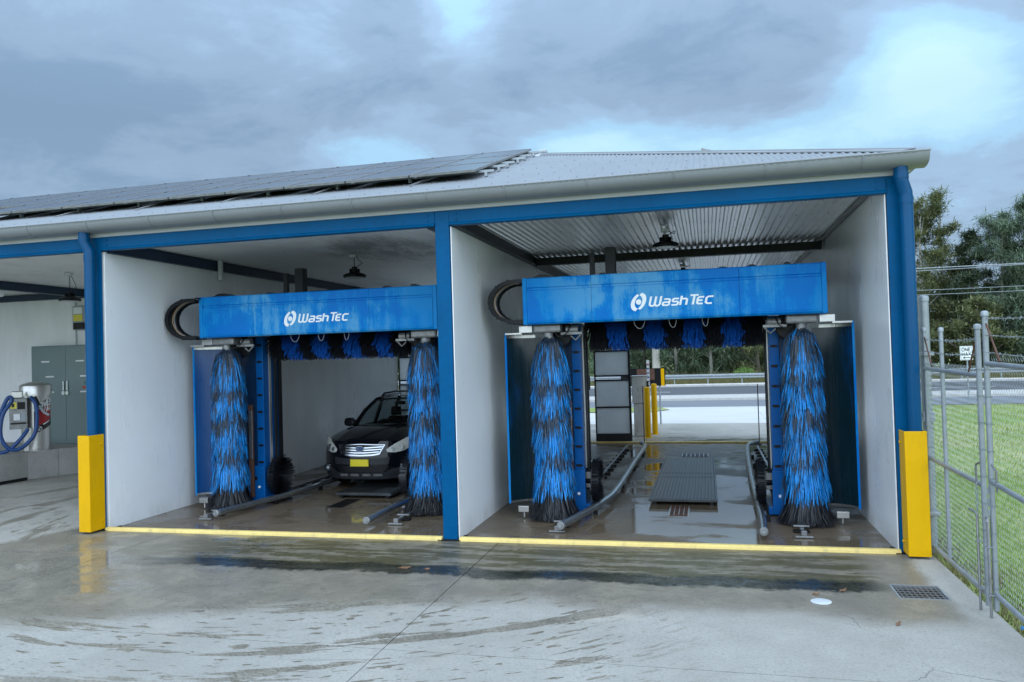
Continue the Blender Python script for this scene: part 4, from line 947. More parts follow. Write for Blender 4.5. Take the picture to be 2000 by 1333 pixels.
k = MB(); k.cyl((-11.16,5.994,2.10),.055,-.003,18,'y'); k.build('round_sticker', 'signblue', cb_); MB().box(-11.26,-11.06,5.991,5.9945,1.96,2.02).build('red_sticker', 'red', cb_)
# wall control unit and conduit
t = thing('wall_controller', 'grey wall box with yellow label above the cabinet by the blue column', 'control box', (-11.55, 6.3, 3.4))
MB().box(-11.72,-11.3,6.2,6.399,3.4,4.0).build('case', 'greyprint', t, bev=.02); MB().box(-11.68,-11.42,6.193,6.199,3.62,3.78).build('yellow_label', 'labelyellow', t)
MB().box(-11.68,-11.42,6.193,6.199,3.80,3.96).build('white_label', 'white', t); MB().box(-11.66,-11.35,6.16,6.199,3.42,3.58).build('switch', 'blackplastic', t, bev=.01)
m = MB(); m.tube([(-11.78,6.37,3.05),(-11.78,6.37,4.2)], .016, 8); m.build('conduit', 'pvc', t)
# vacuum
VX, VY, VZ = -11.42, 4.78, .62
v = thing('vacuum_unit', 'stainless steel coin vacuum drum with blue hose on the plinth', 'vacuum', (VX, VY, VZ))
m = MB(); m.lathe([(.30,0),(.30,.02),(.29,.03),(.29,1.28)], (VX,VY,VZ), 40); m.build('drum', 'stainless', v, smooth=True)
m = MB(); m.lathe([(.325,1.25),(.325,1.46),(.318,1.475),(.26,1.51),(.14,1.545),(.02,1.56)], (VX,VY,VZ), 40); m.build('lid', 'stainless', v, smooth=True)
A0 = R(-45)
def cylpatch(name, mat, a0, a1, zf0, zf1, r, parent, n=14):
    m = MB(); vs = []
    for i in range(n+1):
        t_ = i/n; a = A0+a0+(a1-a0)*t_
        vs += [(VX+r*math.cos(a), VY+r*math.sin(a), VZ+zf0(t_)), (VX+r*math.cos(a), VY+r*math.sin(a), VZ+zf1(t_))]
    m.add(vs, [(2*i, 2*i+2, 2*i+3, 2*i+1) for i in range(n)]); return m.build(name, mat, parent, smooth='all')
sk = .20
lab = cylpatch('label_sheet', 'signblack', R(-8), R(78), lambda t_: .38+sk*t_, lambda t_: 1.02+sk*t_, .2925, v)
cylpatch('red_field', 'red', R(-4), R(77), lambda t_: .53+sk*t_, lambda t_: .87+sk*t_, .2945, lab)
VG = {'P': [[(0,0),(0,1),(.5,1),(.6,.9),(.6,.55),(.5,.45),(0,.45)]], 'O': [[(.1,0),(0,.15),(0,.85),(.1,1),(.5,1),(.6,.85),(.6,.15),(.5,0),(.1,0)]], 'W': [[(0,1),(.15,0),(.35,.7),(.55,0),(.7,1)]], 'E': [[(.6,1),(0,1),(0,0),(.6,0)],[(0,.5),(.5,.5)]], 'R': [[(0,0),(0,1),(.5,1),(.6,.9),(.6,.55),(.5,.45),(0,.45)],[(.3,.45),(.6,0)]], 'V': [[(0,1),(.3,0),(.6,1)]], 'A': [[(0,0),(.3,1),(.6,0)],[(.12,.35),(.48,.35)]], 'C': [[(.6,.9),(.5,1),(.1,1),(0,.85),(0,.15),(.1,0),(.5,0),(.6,.1)]]}
def vtext(word, a, z, h, wdt):
    for ch in word:
        m = MB()
        for s_ in VG[ch]: stroke(m, s_, .26, wdt, h, 0, 0, 0, .08)
        o = []
        for x, y, zz in m.v:
            an = A0+a+x/.29; r = .2960-y*.6; o.append((VX+r*math.cos(an), VY+r*math.sin(an), VZ+z+zz+sk*(a-R(-8)+x/.29)/R(86)))
        m.v = o; m.build('letter', 'letter', lab); a += wdt*.92/.29
vtext('POWER', R(-5), .885, .12, .098); vtext('VAC', R(26), .75, .11, .095)
k = MB(); an = A0+R(14); c_ = (VX+.296*math.cos(an), VY+.296*math.sin(an), VZ+.50)
k.tube([(c_[0]+.045*math.cos(b)*-math.sin(an), c_[1]+.045*math.cos(b)*math.cos(an), c_[2]+.045*math.sin(b)) for b in [i*math.pi/8 for i in range(17)]], .006, 5, False)
k.tube([(c_[0]-.02*-math.sin(an), c_[1]-.02*math.cos(an), c_[2]-.03),(c_[0]+.02*-math.sin(an), c_[1]+.02*math.cos(an), c_[2]+.03)], .008, 5); k.build('round_mark', 'letter', lab)
cylpatch('small_print', 'letter', R(28), R(64), lambda t_: .49+sk*(R(36)+t_*R(36))/R(86), lambda t_: .515+sk*(R(36)+t_*R(36))/R(86), .2945, lab)
# coin box on its post, turned to the camera side
fx, fy = math.cos(A0), math.sin(A0); rx_, ry_ = -math.sin(A0), math.cos(A0)
def vb(name, mat, u0, u1, d0, d1, z0, z1, parent=v, bev=.006):
    m = MB(); m.box(u0,u1,d0,d1,z0,z1); m.v = [(VX+u*rx_+d*fx, VY+u*ry_+d*fy, VZ+z) for u, d, z in m.v]; return m.build(name, mat, parent, bev=bev)
cbx = vb('coin_box', 'greycast', -.50, -.16, .20, .46, .52, 1.20)
vb('box_post', 'stainless', -.24, -.14, .14, .26, .0, .52); vb('box_crest', 'stainless', -.46, -.24, .32, .36, 1.20, 1.36, bev=.03)
vb('yellow_sign', 'labelyellow', -.48, -.36, .461, .466, .98, 1.12, cbx, 0); vb('dark_dial', 'blackplastic', -.345, -.20, .461, .468, .96, 1.12, cbx, 0)
vb('white_card', 'white', -.42, -.30, .461, .466, .72, .86, cbx, 0); vb('grey_card', 'greyprint', -.28, -.20, .461, .466, .70, .90, cbx, 0); vb('coin_slot', 'blackplastic', -.48, -.18, .461, .466, .63, .67, cbx, 0); vb('arrow', 'signblack', -.45, -.40, .467, .469, 1.01, 1.09, cbx, 0)
def hp(*pts): return [(VX+u*rx_+d*fx, VY+u*ry_+d*fy, VZ+z) for u, d, z in pts]
m = MB(); m.tube(bez(hp((-.10,.34,1.22),(.0,.42,1.05),(.02,.44,.7),(-.05,.48,.35),(-.30,.52,.10),(-.52,.52,.12),(-.66,.50,.40),(-.62,.48,.85),(-.45,.46,1.15),(-.52,.44,1.22),(-.70,.44,.80),(-.80,.46,.45),(-.95,.5,.30)), 6), .042, 10)
m.tube(bez(hp((-.95,.5,.30),(-1.05,.5,.12),(-.85,.5,.03),(-.55,.5,.06),(-.30,.5,.30),(-.15,.45,.52)), 6), .042, 10); m.build('hose', 'hose', v, smooth=True)
m = MB(); m.tube(hp((.02,.36,1.12),(.10,.38,.95),(.16,.42,.86),(.26,.46,.80)), [.03,.034,.026,.03], 10); m.build('nozzle', 'greyprint', v, smooth=True)
m = MB(); m.tube(hp((-.02,.34,1.22),(.02,.36,1.12),(.06,.37,1.02)), .04, 10); m.build('hose_cuff', 'blackplastic', v, smooth=True)

# ================================================================== CAR
CAR = thing('parked_car', 'black wagon with yellow number plate standing in the left wash bay', 'car', (-2.86, 3.58, 0))
def ny(x, z):
    a = abs(x); p = (max(0, a-.22)/.70)**2.1*.43
    return p+(max(0, z-.60)**1.5)*.42+max(0, .34-z)*.35
NW = .91
def cm(): return MB()
def grid(m, rows):
    n = len(rows[0]); vs = [p for r_ in rows for p in r_]; m.add(vs, [(i*n+j, i*n+j+1, (i+1)*n+j+1, (i+1)*n+j) for i in range(len(rows)-1) for j in range(n-1)])
def loc(m, name, mat, p=CAR, **k): return m.build(name, mat, p, world=False, **k)
body = cm(); xs = [-NW+2*NW*i/28 for i in range(29)]; zs = [.20,.26,.34,.44,.55,.66,.76,.85,.92]
def ztop(x): return .92-.035*(abs(x)/NW)**2+.06*max(0, abs(x)-.5)
grid(body, [[(x*(1-.015*max(0,.34-z)/.14), ny(x, z), z if z < .92 else ztop(x)) for x in xs] for z in zs])
# bonnet with two creases
hood = []
for j in range(11):
    t_ = j/10; row = []
    for x in xs:
        y0 = ny(x, .92); y1 = 1.20+.30*(abs(x)/NW)**2; y = y0+(y1-y0)*t_
        z0 = ztop(x); z1 = 1.15-.10*(abs(x)/NW)**3
        z = z0+(z1-z0)*(1-(1-t_)**1.7)+.018*math.exp(-((abs(x)-.52)/.07)**2)*math.sin(math.pi*min(1, t_+.12))
        row.append((x, y, z))
    hood.append(row)
grid(body, hood)
for s in (-1, 1):                                    # flanks
    prof = [(.94,.22),(1.0,.34),(1.005,.55),(1.0,.72),(.985,.86),(.955,1.0),(.90,1.08)]
    rows = []
    for y in (.47,.62,.95,1.3,1.7,2.4,3.2,3.9,4.3,4.6,4.74):
        wv = NW*(1 if y < 4.3 else 1-(y-4.3)*.22); zt = 1.08 if y > 1.4 else .90+(y-.43)*.19
        rows.append([(s*wv*a, y, b if b < .9 else min(b, max(zt-.07*(1.08-b)/.1, .88)) if y < 1.4 else b) for a, b in prof])
    if s > 0: rows = rows[::-1]
    grid(body, rows)
grid(body, [[(x, 4.74+.05*math.sin(math.pi*(i/4)), .22+.8*i/4) for x in [-.84+1.68*j/8 for j in range(9)]][::-1] for i in range(5)])
loc(body, 'body', 'carpaint', smooth='all')
MB().box(-.85,.85,.42,4.6,.20,.26).build('floor_pan', 'black', CAR, world=False); MB().box(-.8,.8,.44,1.2,.26,.80).build('engine_bay', 'black', CAR, world=False)
# cabin
rf = cm(); grid(rf, [[(x*(.60 if t_ in (0, 1) else .62)/.62, 2.02+2.2*t_+.10*(abs(x)/.62)**2*(1-t_), 1.64+.055*math.sin(math.pi*(.18+.72*t_))-.045*(abs(x)/.62)**2.5) for x in [-.62+1.24*j/12 for j in range(13)]] for t_ in [i/8 for i in range(9)]])
roof = loc(rf, 'roof', 'carpaint', smooth='all')
def wsp(u, t_):    # windscreen point: u across -1..1, t_ up 0..1
    xb, xt = .76*u, .575*u; yb = 1.20+.24*abs(u)**2; yt = 2.02+.10*abs(u)**2; zb = 1.145-.05*abs(u)**2; zt = 1.63-.045*abs(u)**2
    b_ = .045*math.sin(math.pi*t_); return (xb+(xt-xb)*t_, yb+(yt-yb)*t_-b_*.6, zb+(zt-zb)*t_+b_)
g_ = cm(); grid(g_, [[wsp(-1+2*i/12, j/6) for i in range(13)] for j in range(7)]); ws = loc(g_, 'windscreen', 'glass', smooth='all')
k = cm(); grid(k, [[(p[0], p[1]-.004, p[2]+.004) for p in [wsp(-1+2*i/12, t_) for i in range(13)]] for t_ in (.90, 1.0)]); loc(k, 'tint_band', 'signblack', ws)
for s in (-1, 1):
    m = cm(); m.tube([wsp(s*1.02, 0), wsp(s*1.02, .5), wsp(s*1.02, 1.0), (s*.60,2.6,1.635), (s*.60,3.4,1.635), (s*.60,4.1,1.575), (s*.70,4.62,1.08)], [.05,.042,.04,.035,.035,.04,.05], 8); loc(m, 'pillar', 'carpaint', smooth='all')
    for y0, y1, y0t, y1t in ((1.52,2.55,2.10,2.52),(2.63,3.55,2.60,3.45),(3.63,4.45,3.55,4.15)):
        m = cm(); m.add([(s*.83,y0,1.07),(s*.83,y1,1.07),(s*.625,y1t,1.595),(s*.625,y0t,1.595)], [(0,1,2,3)]); loc(m, 'side_window', 'glass')
    for y in (2.59, 3.59): m = cm(); m.tube([(s*.835,y,1.06),(s*.625,y-.04,1.595)], .04, 6); loc(m, 'pillar', 'carpaint')
    m = cm(); m.tube([(s*.56,2.40,1.65),(s*.56,2.50,1.70),(s*.57,3.2,1.715),(s*.56,4.0,1.68),(s*.56,4.1,1.63)], .022, 8); loc(m, 'roof_rail', 'black', smooth='all')
    # mirror
    m = cm(); m.prism([(s*.90,1.07),(s*.92,1.19),(s*.98,1.235),(s*1.10,1.23),(s*1.135,1.15),(s*1.12,1.075),(s*1.02,1.055)], 'y', 1.66, 1.82); mi = loc(m, 'mirror', 'carpaint', smooth='all', bev=.025)
    m = cm(); m.tube([(s*.83,1.72,1.07),(s*.95,1.73,1.09)], .03, 6); loc(m, 'mirror_arm', 'black', mi)
    # wheels
    for y in (.96, 3.70):
        m = cm(); n = 28; rp = [(.20,.0),(.30,.0),(.325,.02),(.335,.06),(.335,.17),(.325,.21),(.30,.23),(.20,.23)]
        m.lathe(rp, (0,0,0), n); m.v = [(s*(.905-z), y+xx, .335+yy) for xx, yy, z in m.v]; wh = loc(m, 'wheel', 'black', smooth=True)
        m = cm(); m.cyl((s*.90,y,.335), .205, -s*.03, 24, 'x'); rim = loc(m, 'rim', 'greycast', wh)
        m = cm()
        for q in range(5):
            a = q*2*math.pi/5; m.add([(s*.908, y+.03*math.cos(a+1.57), .335+.03*math.sin(a+1.57)), (s*.908, y-.03*math.cos(a+1.57), .335-.03*math.sin(a+1.57)), (s*.906, y+.19*math.cos(a)-.025*math.cos(a+1.57), .335+.19*math.sin(a)-.025*math.sin(a+1.57)), (s*.906, y+.19*math.cos(a)+.025*math.cos(a+1.57), .335+.19*math.sin(a)+.025*math.sin(a+1.57))], [(0,1,2,3)])
        loc(m, 'spokes', 'chrome', wh)
        m = cm(); m.tube([(s*.888, y+.40*math.cos(R(a)), .335+.40*math.sin(R(a))) for a in range(-10, 191, 10)], .035, 8); loc(m, 'arch_trim', 'black', smooth='all')
rear = cm(); rear.add([(-.70,4.64,1.08),(.70,4.64,1.08),(.58,4.2,1.60),(-.58,4.2,1.60)], [(0,1,2,3)]); loc(rear, 'rear_window', 'glass')
for xx in (-.37, .37):
    m = cm(); m.prism([(xx-.24,.35),(xx+.24,.35),(xx+.25,.95),(xx+.17,1.20),(xx-.17,1.20),(xx-.25,.95)], 'y', 2.62, 2.78); st_ = loc(m, 'seat', 'black', bev=.05)
    m = cm(); m.prism([(xx-.13,1.21),(xx+.13,1.21),(xx+.11,1.40),(xx-.11,1.40)], 'y', 2.66, 2.75); loc(m, 'headrest', 'black', st_, bev=.04)
m = cm(); m.tube([(-.37+.18*math.cos(R(a)), 2.0+.06*math.sin(R(a)), 1.0+.17*math.sin(R(a))) for a in range(0,361,20)], .016, 6, False); loc(m, 'steering_wheel', 'black')
MB().box(-.74,.74,1.45,1.95,.85,1.09).build('dashboard', 'black', CAR, world=False, bev=.05)
m = cm(); m.box(-.12,.12,2.02,2.05,1.48,1.55); loc(m, 'rear_view_mirror', 'black', bev=.015)
for s_, off_ in ((1, .15), (-1, -.25)):
    m = cm(); q0 = wsp(off_, .03); q1 = wsp(off_+.55, .14); m.tube([(q0[0], q0[1]-.03, q0[2]+.02), (q1[0], q1[1]-.02, q1[2]+.02)], .010, 5); loc(m, 'wiper', 'black')
# nose trim: patches that follow the nose surface
def patch(name, mat, top, bot, d, p=CAR, n=14, smooth=True, thick=.03):
    def at(c, t_):
        k_ = t_*(len(c)-1); i = min(int(k_), len(c)-2); f = k_-i; return (c[i][0]+(c[i+1][0]-c[i][0])*f, c[i][1]+(c[i+1][1]-c[i][1])*f)
    m = cm(); rows = []
    for j in range(5):
        v_ = j/4; row = []
        for i in range(n+1):
            a, b_ = at(top, i/n), at(bot, i/n); x, z = a[0]+(b_[0]-a[0])*v_, a[1]+(b_[1]-a[1])*v_; row.append((x, ny(x, z)-d, z))
        rows.append(row)
    grid(m, rows[::-1])
    edge = rows[0]+[r_[-1] for r_ in rows[1:]]+rows[-1][::-1][1:]+[r_[0] for r_ in rows[::-1][1:]]
    for i in range(len(edge)-1):
        a, b_ = edge[i], edge[i+1]; m.add([a, b_, (b_[0], b_[1]+d+thick, b_[2]), (a[0], a[1]+d+thick, a[2])], [(0,1,2,3)])
    return loc(m, name, mat, p, smooth='all' if smooth else False)
gr = patch('grille', 'chrome', [(-.475,.852),(0,.868),(.475,.852)], [(-.385,.675),(-.25,.652),(0,.643),(.25,.652),(.385,.675)], .012)
patch('grille_mesh', 'black', [(-.452,.840),(0,.855),(.452,.840)], [(-.375,.700),(-.22,.680),(0,.672),(.22,.680),(.375,.700)], .016, gr)
for z0, w_ in ((.812, .44), (.768, .42), (.722, .385)):
    patch('grille_bar', 'chrome', [(-w_,z0+.014),(-.1,z0-.002),(.1,z0-.002),(w_,z0+.014)], [(-w_,z0-.006),(-.1,z0-.026),(.1,z0-.026),(w_,z0-.006)], .028, gr, 12)
ez = .785; m = cm(); m.cyl((0,0,0), 1, -.03, 28, 'y'); m.v = [(x*.088, ny(0,ez)-.02+y, ez+z*.052) for x, y, z in m.v]; em = loc(m, 'badge', 'chrome', gr)
m = cm(); m.cyl((0,0,0), 1, -.004, 28, 'y'); m.v = [(x*.078, ny(0,ez)-.051+y, ez+z*.043) for x, y, z in m.v]; loc(m, 'badge_field', 'hose', gr)
m = cm()
for sx, sz, s_ in ((-.035,.008,.022),(.0,.020,.010),(.022,.014,.010),(.042,.0,.010),(.012,-.018,.010),(-.008,-.008,.009)):
    for a in range(0, 180, 45):
        c_, n_ = math.cos(R(a))*s_, math.sin(R(a))*s_; m.add([(sx-c_, ny(0,ez)-.0565, ez+sz-n_), (sx-n_*.16, ny(0,ez)-.0565, ez+sz+c_*.16), (sx+c_, ny(0,ez)-.0565, ez+sz+n_), (sx+n_*.16, ny(0,ez)-.0565, ez+sz-c_*.16)], [(0,1,2,3)])
loc(m, 'badge_stars', 'chrome', gr)
patch('bumper_panel', 'carcladding', [(-.56,.625),(-.3,.605),(.3,.605),(.56,.625)], [(-.54,.49),(.54,.49)], .010)
patch('air_intake', 'black', [(-.54,.470),(.54,.470)], [(-.44,.345),(.44,.345)], .006)
sk_ = patch('lower_bumper', 'carcladding', [(-.905,.47),(-.60,.40),(-.46,.335),(.46,.335),(.60,.40),(.905,.47)], [(-.89,.24),(-.5,.215),(.5,.215),(.89,.24)], .009, n=24)
for xx in (-.34,-.12,.12,.34): patch('skid_rib', 'greycast', [(xx-.075,.315),(xx+.075,.315)], [(xx-.09,.27),(xx+.09,.27)], .020, sk_, 4)
for s in (-1, 1):
    o = lambda L_: [(s*x, z) for x, z in L_] if s > 0 else [(s*x, z) for x, z in L_][::-1]
    hl = patch('headlight', 'lens', o([(.50,.765),(.62,.855),(.74,.925),(.84,.985),(.88,.99)]), o([(.52,.715),(.64,.700),(.78,.725),(.88,.80),(.905,.87)]), .014, n=16)
    m = cm(); cxh, czh = s*.72, .795; m.cyl((cxh, ny(cxh, czh)-.018, czh), .062, -.006, 20, 'y'); loc(m, 'projector', 'lampdark', hl)
    m = cm(); cxh, czh = s*.60, .765; m.cyl((cxh, ny(cxh, czh)-.018, czh), .040, -.006, 16, 'y'); loc(m, 'high_beam', 'lampdark', hl)
    fx_, fz_ = s*.765, .405; yy = ny(fx_, fz_)-.02
    m = cm(); m.cyl((fx_, yy, fz_), .085, -.02, 24, 'y'); fl = loc(m, 'fog_lamp', 'chrome')
    m = cm(); m.cyl((fx_, yy-.0205, fz_), .058, -.006, 20, 'y'); loc(m, 'fog_lens', 'lampdark', fl); m = cm(); m.cyl((fx_, yy-.027, fz_), .024, -.004, 14, 'y'); loc(m, 'fog_bulb', 'lampwhite', fl)
np_ = loc(MB().box(-.186,.186,-.040,-.030,.455,.592), 'number_plate', 'plateyellow', bev=.006)
k = cm()
for a in ((-.178,.178,.585,.5875),(-.178,.178,.4595,.462),(-.178,-.1755,.462,.585),(.1755,.178,.462,.585)): k.box(a[0],a[1],-.0415,-.0402,a[2],a[3])
loc(k, 'plate_border', 'signblack', np_)
# ================================================================== OUTSIDE: GATE
def chainlink(m, y0, y1, z0, z1, xf, pitch=.058, r=.0021):
    n = int(abs(y1-y0)/pitch); hz = pitch*.95; k = int((z1-z0)/(hz/2)); d = 1 if y1 > y0 else -1
    for i in range(n+1):
        yc = y0+d*i*pitch; pts = []
        for j in range(k+1):
            yy = yc+(pitch/2)*(1 if j % 2 else -1)*1.05; pts.append((xf(yy)+(.004 if j % 2 else -.004), yy, z0+j*hz/2))
        m.tube(pts, r, 3, False)
def barbed(m, A, B_, q):
    A, B_ = Vector(A), Vector(B_); n = max(4, int((B_-A).length/.25)); pts = []
    for i in range(n+1):
        t_ = i/n; p = A+(B_-A)*t_; p.z -= .02*math.sin(math.pi*t_); pts.append(p)
    m.tube(pts, .0035, 4, False); L_ = (B_-A).length
    for i in range(int(L_/.1)):
        p = A+(B_-A)*((i+.5)*.1/L_); p.z -= .02*math.sin(math.pi*(i+.5)*.1/L_)
        for j in range(2): dv = Vector((q.uniform(-1,1), q.uniform(-1,1), q.uniform(-1,1))).normalized()*.022; m.tube([p-dv, p+dv], .0022, 3, False)
def gate_leaf(label, ya, yb, xf, top_a, top_b, rail_top, rail_mid, rail_bot, mids, drop_at, tops):
    t = thing('gate_leaf', label, 'gate', (xf(ya), ya, 0), group='chain link gate leaves'); q = random.Random(3)
    def pp(name, path, r, mat='galv'): m = MB(); m.tube(path, r, 10); return m.build(name, mat, t, smooth=True)
    for y, zt in ((ya, top_a), (yb, top_b)):
        pp('stile', [(xf(y),y,.06),(xf(y),y,zt)], .024); m = MB(); m.lathe([(.034,-.03),(.034,.0),(.028,.012),(.01,.018)], (xf(y),y,zt), 12); m.build('post_cap', 'galv', t, smooth=True)
    for y, zt in mids:
        pp('stile', [(xf(y)+.02,y,.12),(xf(y)+.02,y,zt)], .022); m = MB(); m.lathe([(.030,-.03),(.030,.0),(.024,.012),(.01,.018)], (xf(y)+.02,y,zt), 12); m.build('post_cap', 'galv', t, smooth=True)
    for (a, b_), nm in ((rail_top, 'top_rail'), (rail_mid, 'mid_rail'), (rail_bot, 'bottom_rail')): pp(nm, [(xf(ya),ya,a),(xf(yb),yb,b_)], .023)
    m = MB(); d = 1 if yb > ya else -1; chainlink(m, ya+d*.03, yb-d*.03, min(rail_bot)+.0, max(rail_top)+.08, lambda y: xf(y)+.034); m.build('chain_link_mesh', 'wire', t, kind='stuff')
    for i, dz in enumerate(tops):
        m = MB(); barbed(m, (xf(ya),ya,top_a-dz), (xf(yb),yb,top_b-dz), q); m.build('barbed_wire', 'wire', t)
    for y, s in ((ya, 1), (yb, -1)): pp('brace_rod', [(xf(y), y+d*s*.03, (top_a if s > 0 else top_b)-.10), (xf(y+d*s*.30), y+d*s*.34, (rail_top[0] if s > 0 else rail_top[1])+.02)], .009, 'rust')
    for y, mm in ((ya, 1), (yb, -1)):                 # tie wires round the stiles
        m = MB()
        for k in range(9): z = .25+k*.24; m.tube([(xf(y)+.034*math.cos(a), y+.034*math.sin(a), z+.012*a/6) for a in [j*.7 for j in range(10)]], .003, 3, False)
        m.build('tie_wires', 'wire', t, kind='stuff')
    y = drop_at; s = 1 if drop_at > -2.15 else -1; x = xf(y)-.05
    m = MB(); m.tube([(x, y, .004),(x, y, .86),(x-.005, y+.012*s, .875),(x-.02, y+.14*s, .885)] if s > 0 else [(x, y, .004),(x, y, .84),(x+.01, y+.02, .865),(x+.02, y+.10, .855)], .012, 8); db = m.build('drop_bolt', 'greycast', t, smooth=True)
    for z in (.20, .62): m = MB(); m.tube([(x+.03,y-.02,z),(x-.018,y-.018,z),(x-.018,y+.018,z),(x+.03,y+.02,z)], .006, 5); m.build('bolt_keeper', 'galv', db)
    m = MB(); yh = yb if s > 0 else ya; m.tube([(xf(yh), yh+.03*s, 1.34),(xf(yh)-.01, yh+.16*s, 1.30),(xf(yh)-.01, yh+.16*s, 1.12)], .010, 6); m.build('latch_handle', 'greycast', t)
    m = MB()
    for k in range(5):
        zc = 1.12-k*.05; m.tube([(xf(yh)-.045+(.011*math.cos(a) if k % 2 else 0), yh+.05*s+(0 if k % 2 else .011*math.cos(a)), zc+.03*math.sin(a)) for a in [j*math.pi/4 for j in range(9)]], .004, 4, False)
    m.build('lock_chain', 'galv', t)
    return t
X1 = lambda y: 5.97+(y-.15)*.045
gate_leaf('chain link gate leaf nearest the building with barbed wire on top', .12, -2.08, X1, 2.60, 2.57, (2.14,2.12), (1.10,1.13), (.08,.16), [(-.62,2.58)], -2.02, (.12,.26,.40))
X2 = lambda y: 5.89+(y+2.2)*.015
gate_leaf('chain link gate leaf cut by the right edge of the frame', -2.22, -4.6, X2, 2.68, 2.64, (2.23,2.18), (1.19,1.10), (.20,.16), [(-3.6,2.62)], -2.24, (.05,.20,.35))
t = thing('gate_post', 'thick galvanised gate post standing beside the yellow column guard', 'post', (6.02, .30, 0))
m = MB(); m.tube([(6.02,.30,-.05),(6.02,.30,2.97)], .058, 20); m.build('post', 'galv', t, smooth=True); m = MB(); m.lathe([(.064,2.93),(.064,2.98),(.055,2.995),(.02,3.005)], (6.02,.30,0), 20); m.build('post_cap', 'galv', t, smooth=True)
for z in (2.28, .42): m = MB(); m.box(5.94,6.06,.06,.36,z,z+.05); m.build('hinge', 'galv', t, bev=.012)
MB().box(5.955,6.085,.235,.365,1.50,1.62).build('bracket', 'greyprint', t, bev=.006)
m = MB(); m.tube([(5.77,.32,1.58),(5.97,.30,1.58)], .03, 10); m.build('wall_stay', 'galv', t)
t = thing('litter', 'small blue scrap of litter on the grass edge under the gate', 'litter', (6.02,-2.4,-.02)); MB().add([(6.0,-2.42,-.03),(6.06,-2.44,-.015),(6.07,-2.39,-.03),(6.02,-2.37,-.01)], [(0,1,2,3)]).build('scrap', 'gantry', t)
m = MB(); m.prism([(5.935,-5.5),(6.0,-2.9),(6.06,-2.6),(6.35,-3.1),(6.6,-5.5)], 'z', -.10, -.015); tag(m.build('footing', 'kerb', bev=.01), kind='structure')

# ------------------------------------------------------------------ grass blades near the gate
q = random.Random(9); m = MB(); md = MB()
def blade_at(mb, x, y, h, wd):
    a = q.uniform(0, math.pi); c, s = math.cos(a)*wd/2, math.sin(a)*wd/2; lx, ly = q.gauss(0, .35)*h, q.gauss(0, .35)*h
    mb.add([(x-c,y-s,-.06),(x+c,y+s,-.06),(x+lx*.4+c*.7,y+ly*.4+s*.7,-.06+h*.6),(x+lx,y+ly,-.06+h)], [(0,1,2),(0,2,3)])
for i in range(30000):
    x = 5.97+(q.random()**1.5)*7.5; y = -5.0+q.random()*11.5; h = q.uniform(.05, .14)*(1.35 if x < 6.5 else 1)
    edge_dry = x < 6.22+.12*math.sin(y*5)
    if edge_dry and q.random() < .62: continue
    blade_at(md if (edge_dry and q.random() < .6) else m, x, y, h, .010)
for i in range(26000):
    x = 6.0+q.random()*18; y = 5+q.random()*19.8; blade_at(m, x, y, q.uniform(.06, .15), .018)
tag(m.build('grass', 'blade'), 'green grass beyond the chain link gate', 'grass', kind='stuff')
for i in range(2500): blade_at(md, 5.97+q.random()*.4, -5+q.random()*5.6, q.uniform(.02, .07), .012)
tag(md.build('dry_grass', 'drygrass'), 'dry grass and leaf litter along the slab edge by the gate', 'grass', kind='stuff')
m = MB()
for i in range(15000):
    x = -28+q.random()*70; y = 47.9+q.random()*5.0; h = q.uniform(.35, 1.05); a = q.uniform(0, math.pi); c, s = math.cos(a)*.02, math.sin(a)*.02; lx = q.gauss(0, .2)*h
    m.add([(x-c,y-s,-.06),(x+c,y+s,-.06),(x+lx,y,h)], [(0,1,2)])
tag(m.build('tall_grass', 'drygrass'), 'tall dry grass behind the crash barrier', 'grass', kind='stuff')
m = MB()
for i in range(900):
    if i % 2: x, y = q.uniform(-8, 1.6), q.uniform(22.5, 25); z0 = .03
    blade_at(m, x if i % 2 else q.uniform(-8,1.5), y if i % 2 else 24, .15, .03)
tag(m.build('verge_grass', 'blade'), 'short grass on the verge at the drive mouth', 'grass', kind='stuff')

# ------------------------------------------------------------------ crash barrier, sign, wires
t = thing('crash_barrier', 'long galvanised crash barrier along the far side of the road', 'barrier', (8, 48, 0))
m = MB(); m.prism([(47.92,.46),(47.86,.50),(47.86,.58),(47.92,.62),(47.86,.66),(47.86,.75),(47.92,.79),(47.93,.79),(47.94,.46)], 'x', -60, 110); m.build('w_beam', 'galv', t)
for k in range(26): x = -20+k*2.35; MB().box(x-.04,x+.04,47.95,48.06,-.06,.76).build('post', 'galv', t)
sg = thing('road_sign', 'white one way arrow sign on a pole across the road', 'sign', (13.95, 26.2, 0))
m = MB(); m.tube([(14.0,26.24,-.05),(14.0,26.24,2.3)], .03, 10); m.build('pole', 'galv', sg, smooth=True)
pb_ = MB().box(13.72,14.20,26.17,26.19,1.74,2.32).build('sign_plate', 'letter', sg, bev=.004)
k = MB()
for a in ((13.75,14.17,2.280,2.292),(13.75,14.17,1.768,1.780),(13.75,13.762,1.78,2.28),(14.158,14.17,1.78,2.28)): k.box(a[0],a[1],26.166,26.1695,a[2],a[3])
k.build('border', 'signblack', pb_)
SG = {'O': VG['O'], 'N': [[(0,0),(0,1)],[(0,1),(.6,0)],[(.6,0),(.6,1)]], 'E': VG['E'], 'W': VG['W'], 'A': VG['A'], 'Y': [[(0,1),(.3,.5),(.6,1)],[(.3,.5),(.3,0)]]}
for word, z in (('ONE', 2.11), ('WAY', 1.93)):
    x = 13.80
    for ch in word:
        m = MB()
        for s_ in SG[ch]: stroke(m, s_, .2, .13, .13, x, z, 26.1695, 0)
        x += .122; m.build('letter', 'signblack', pb_)
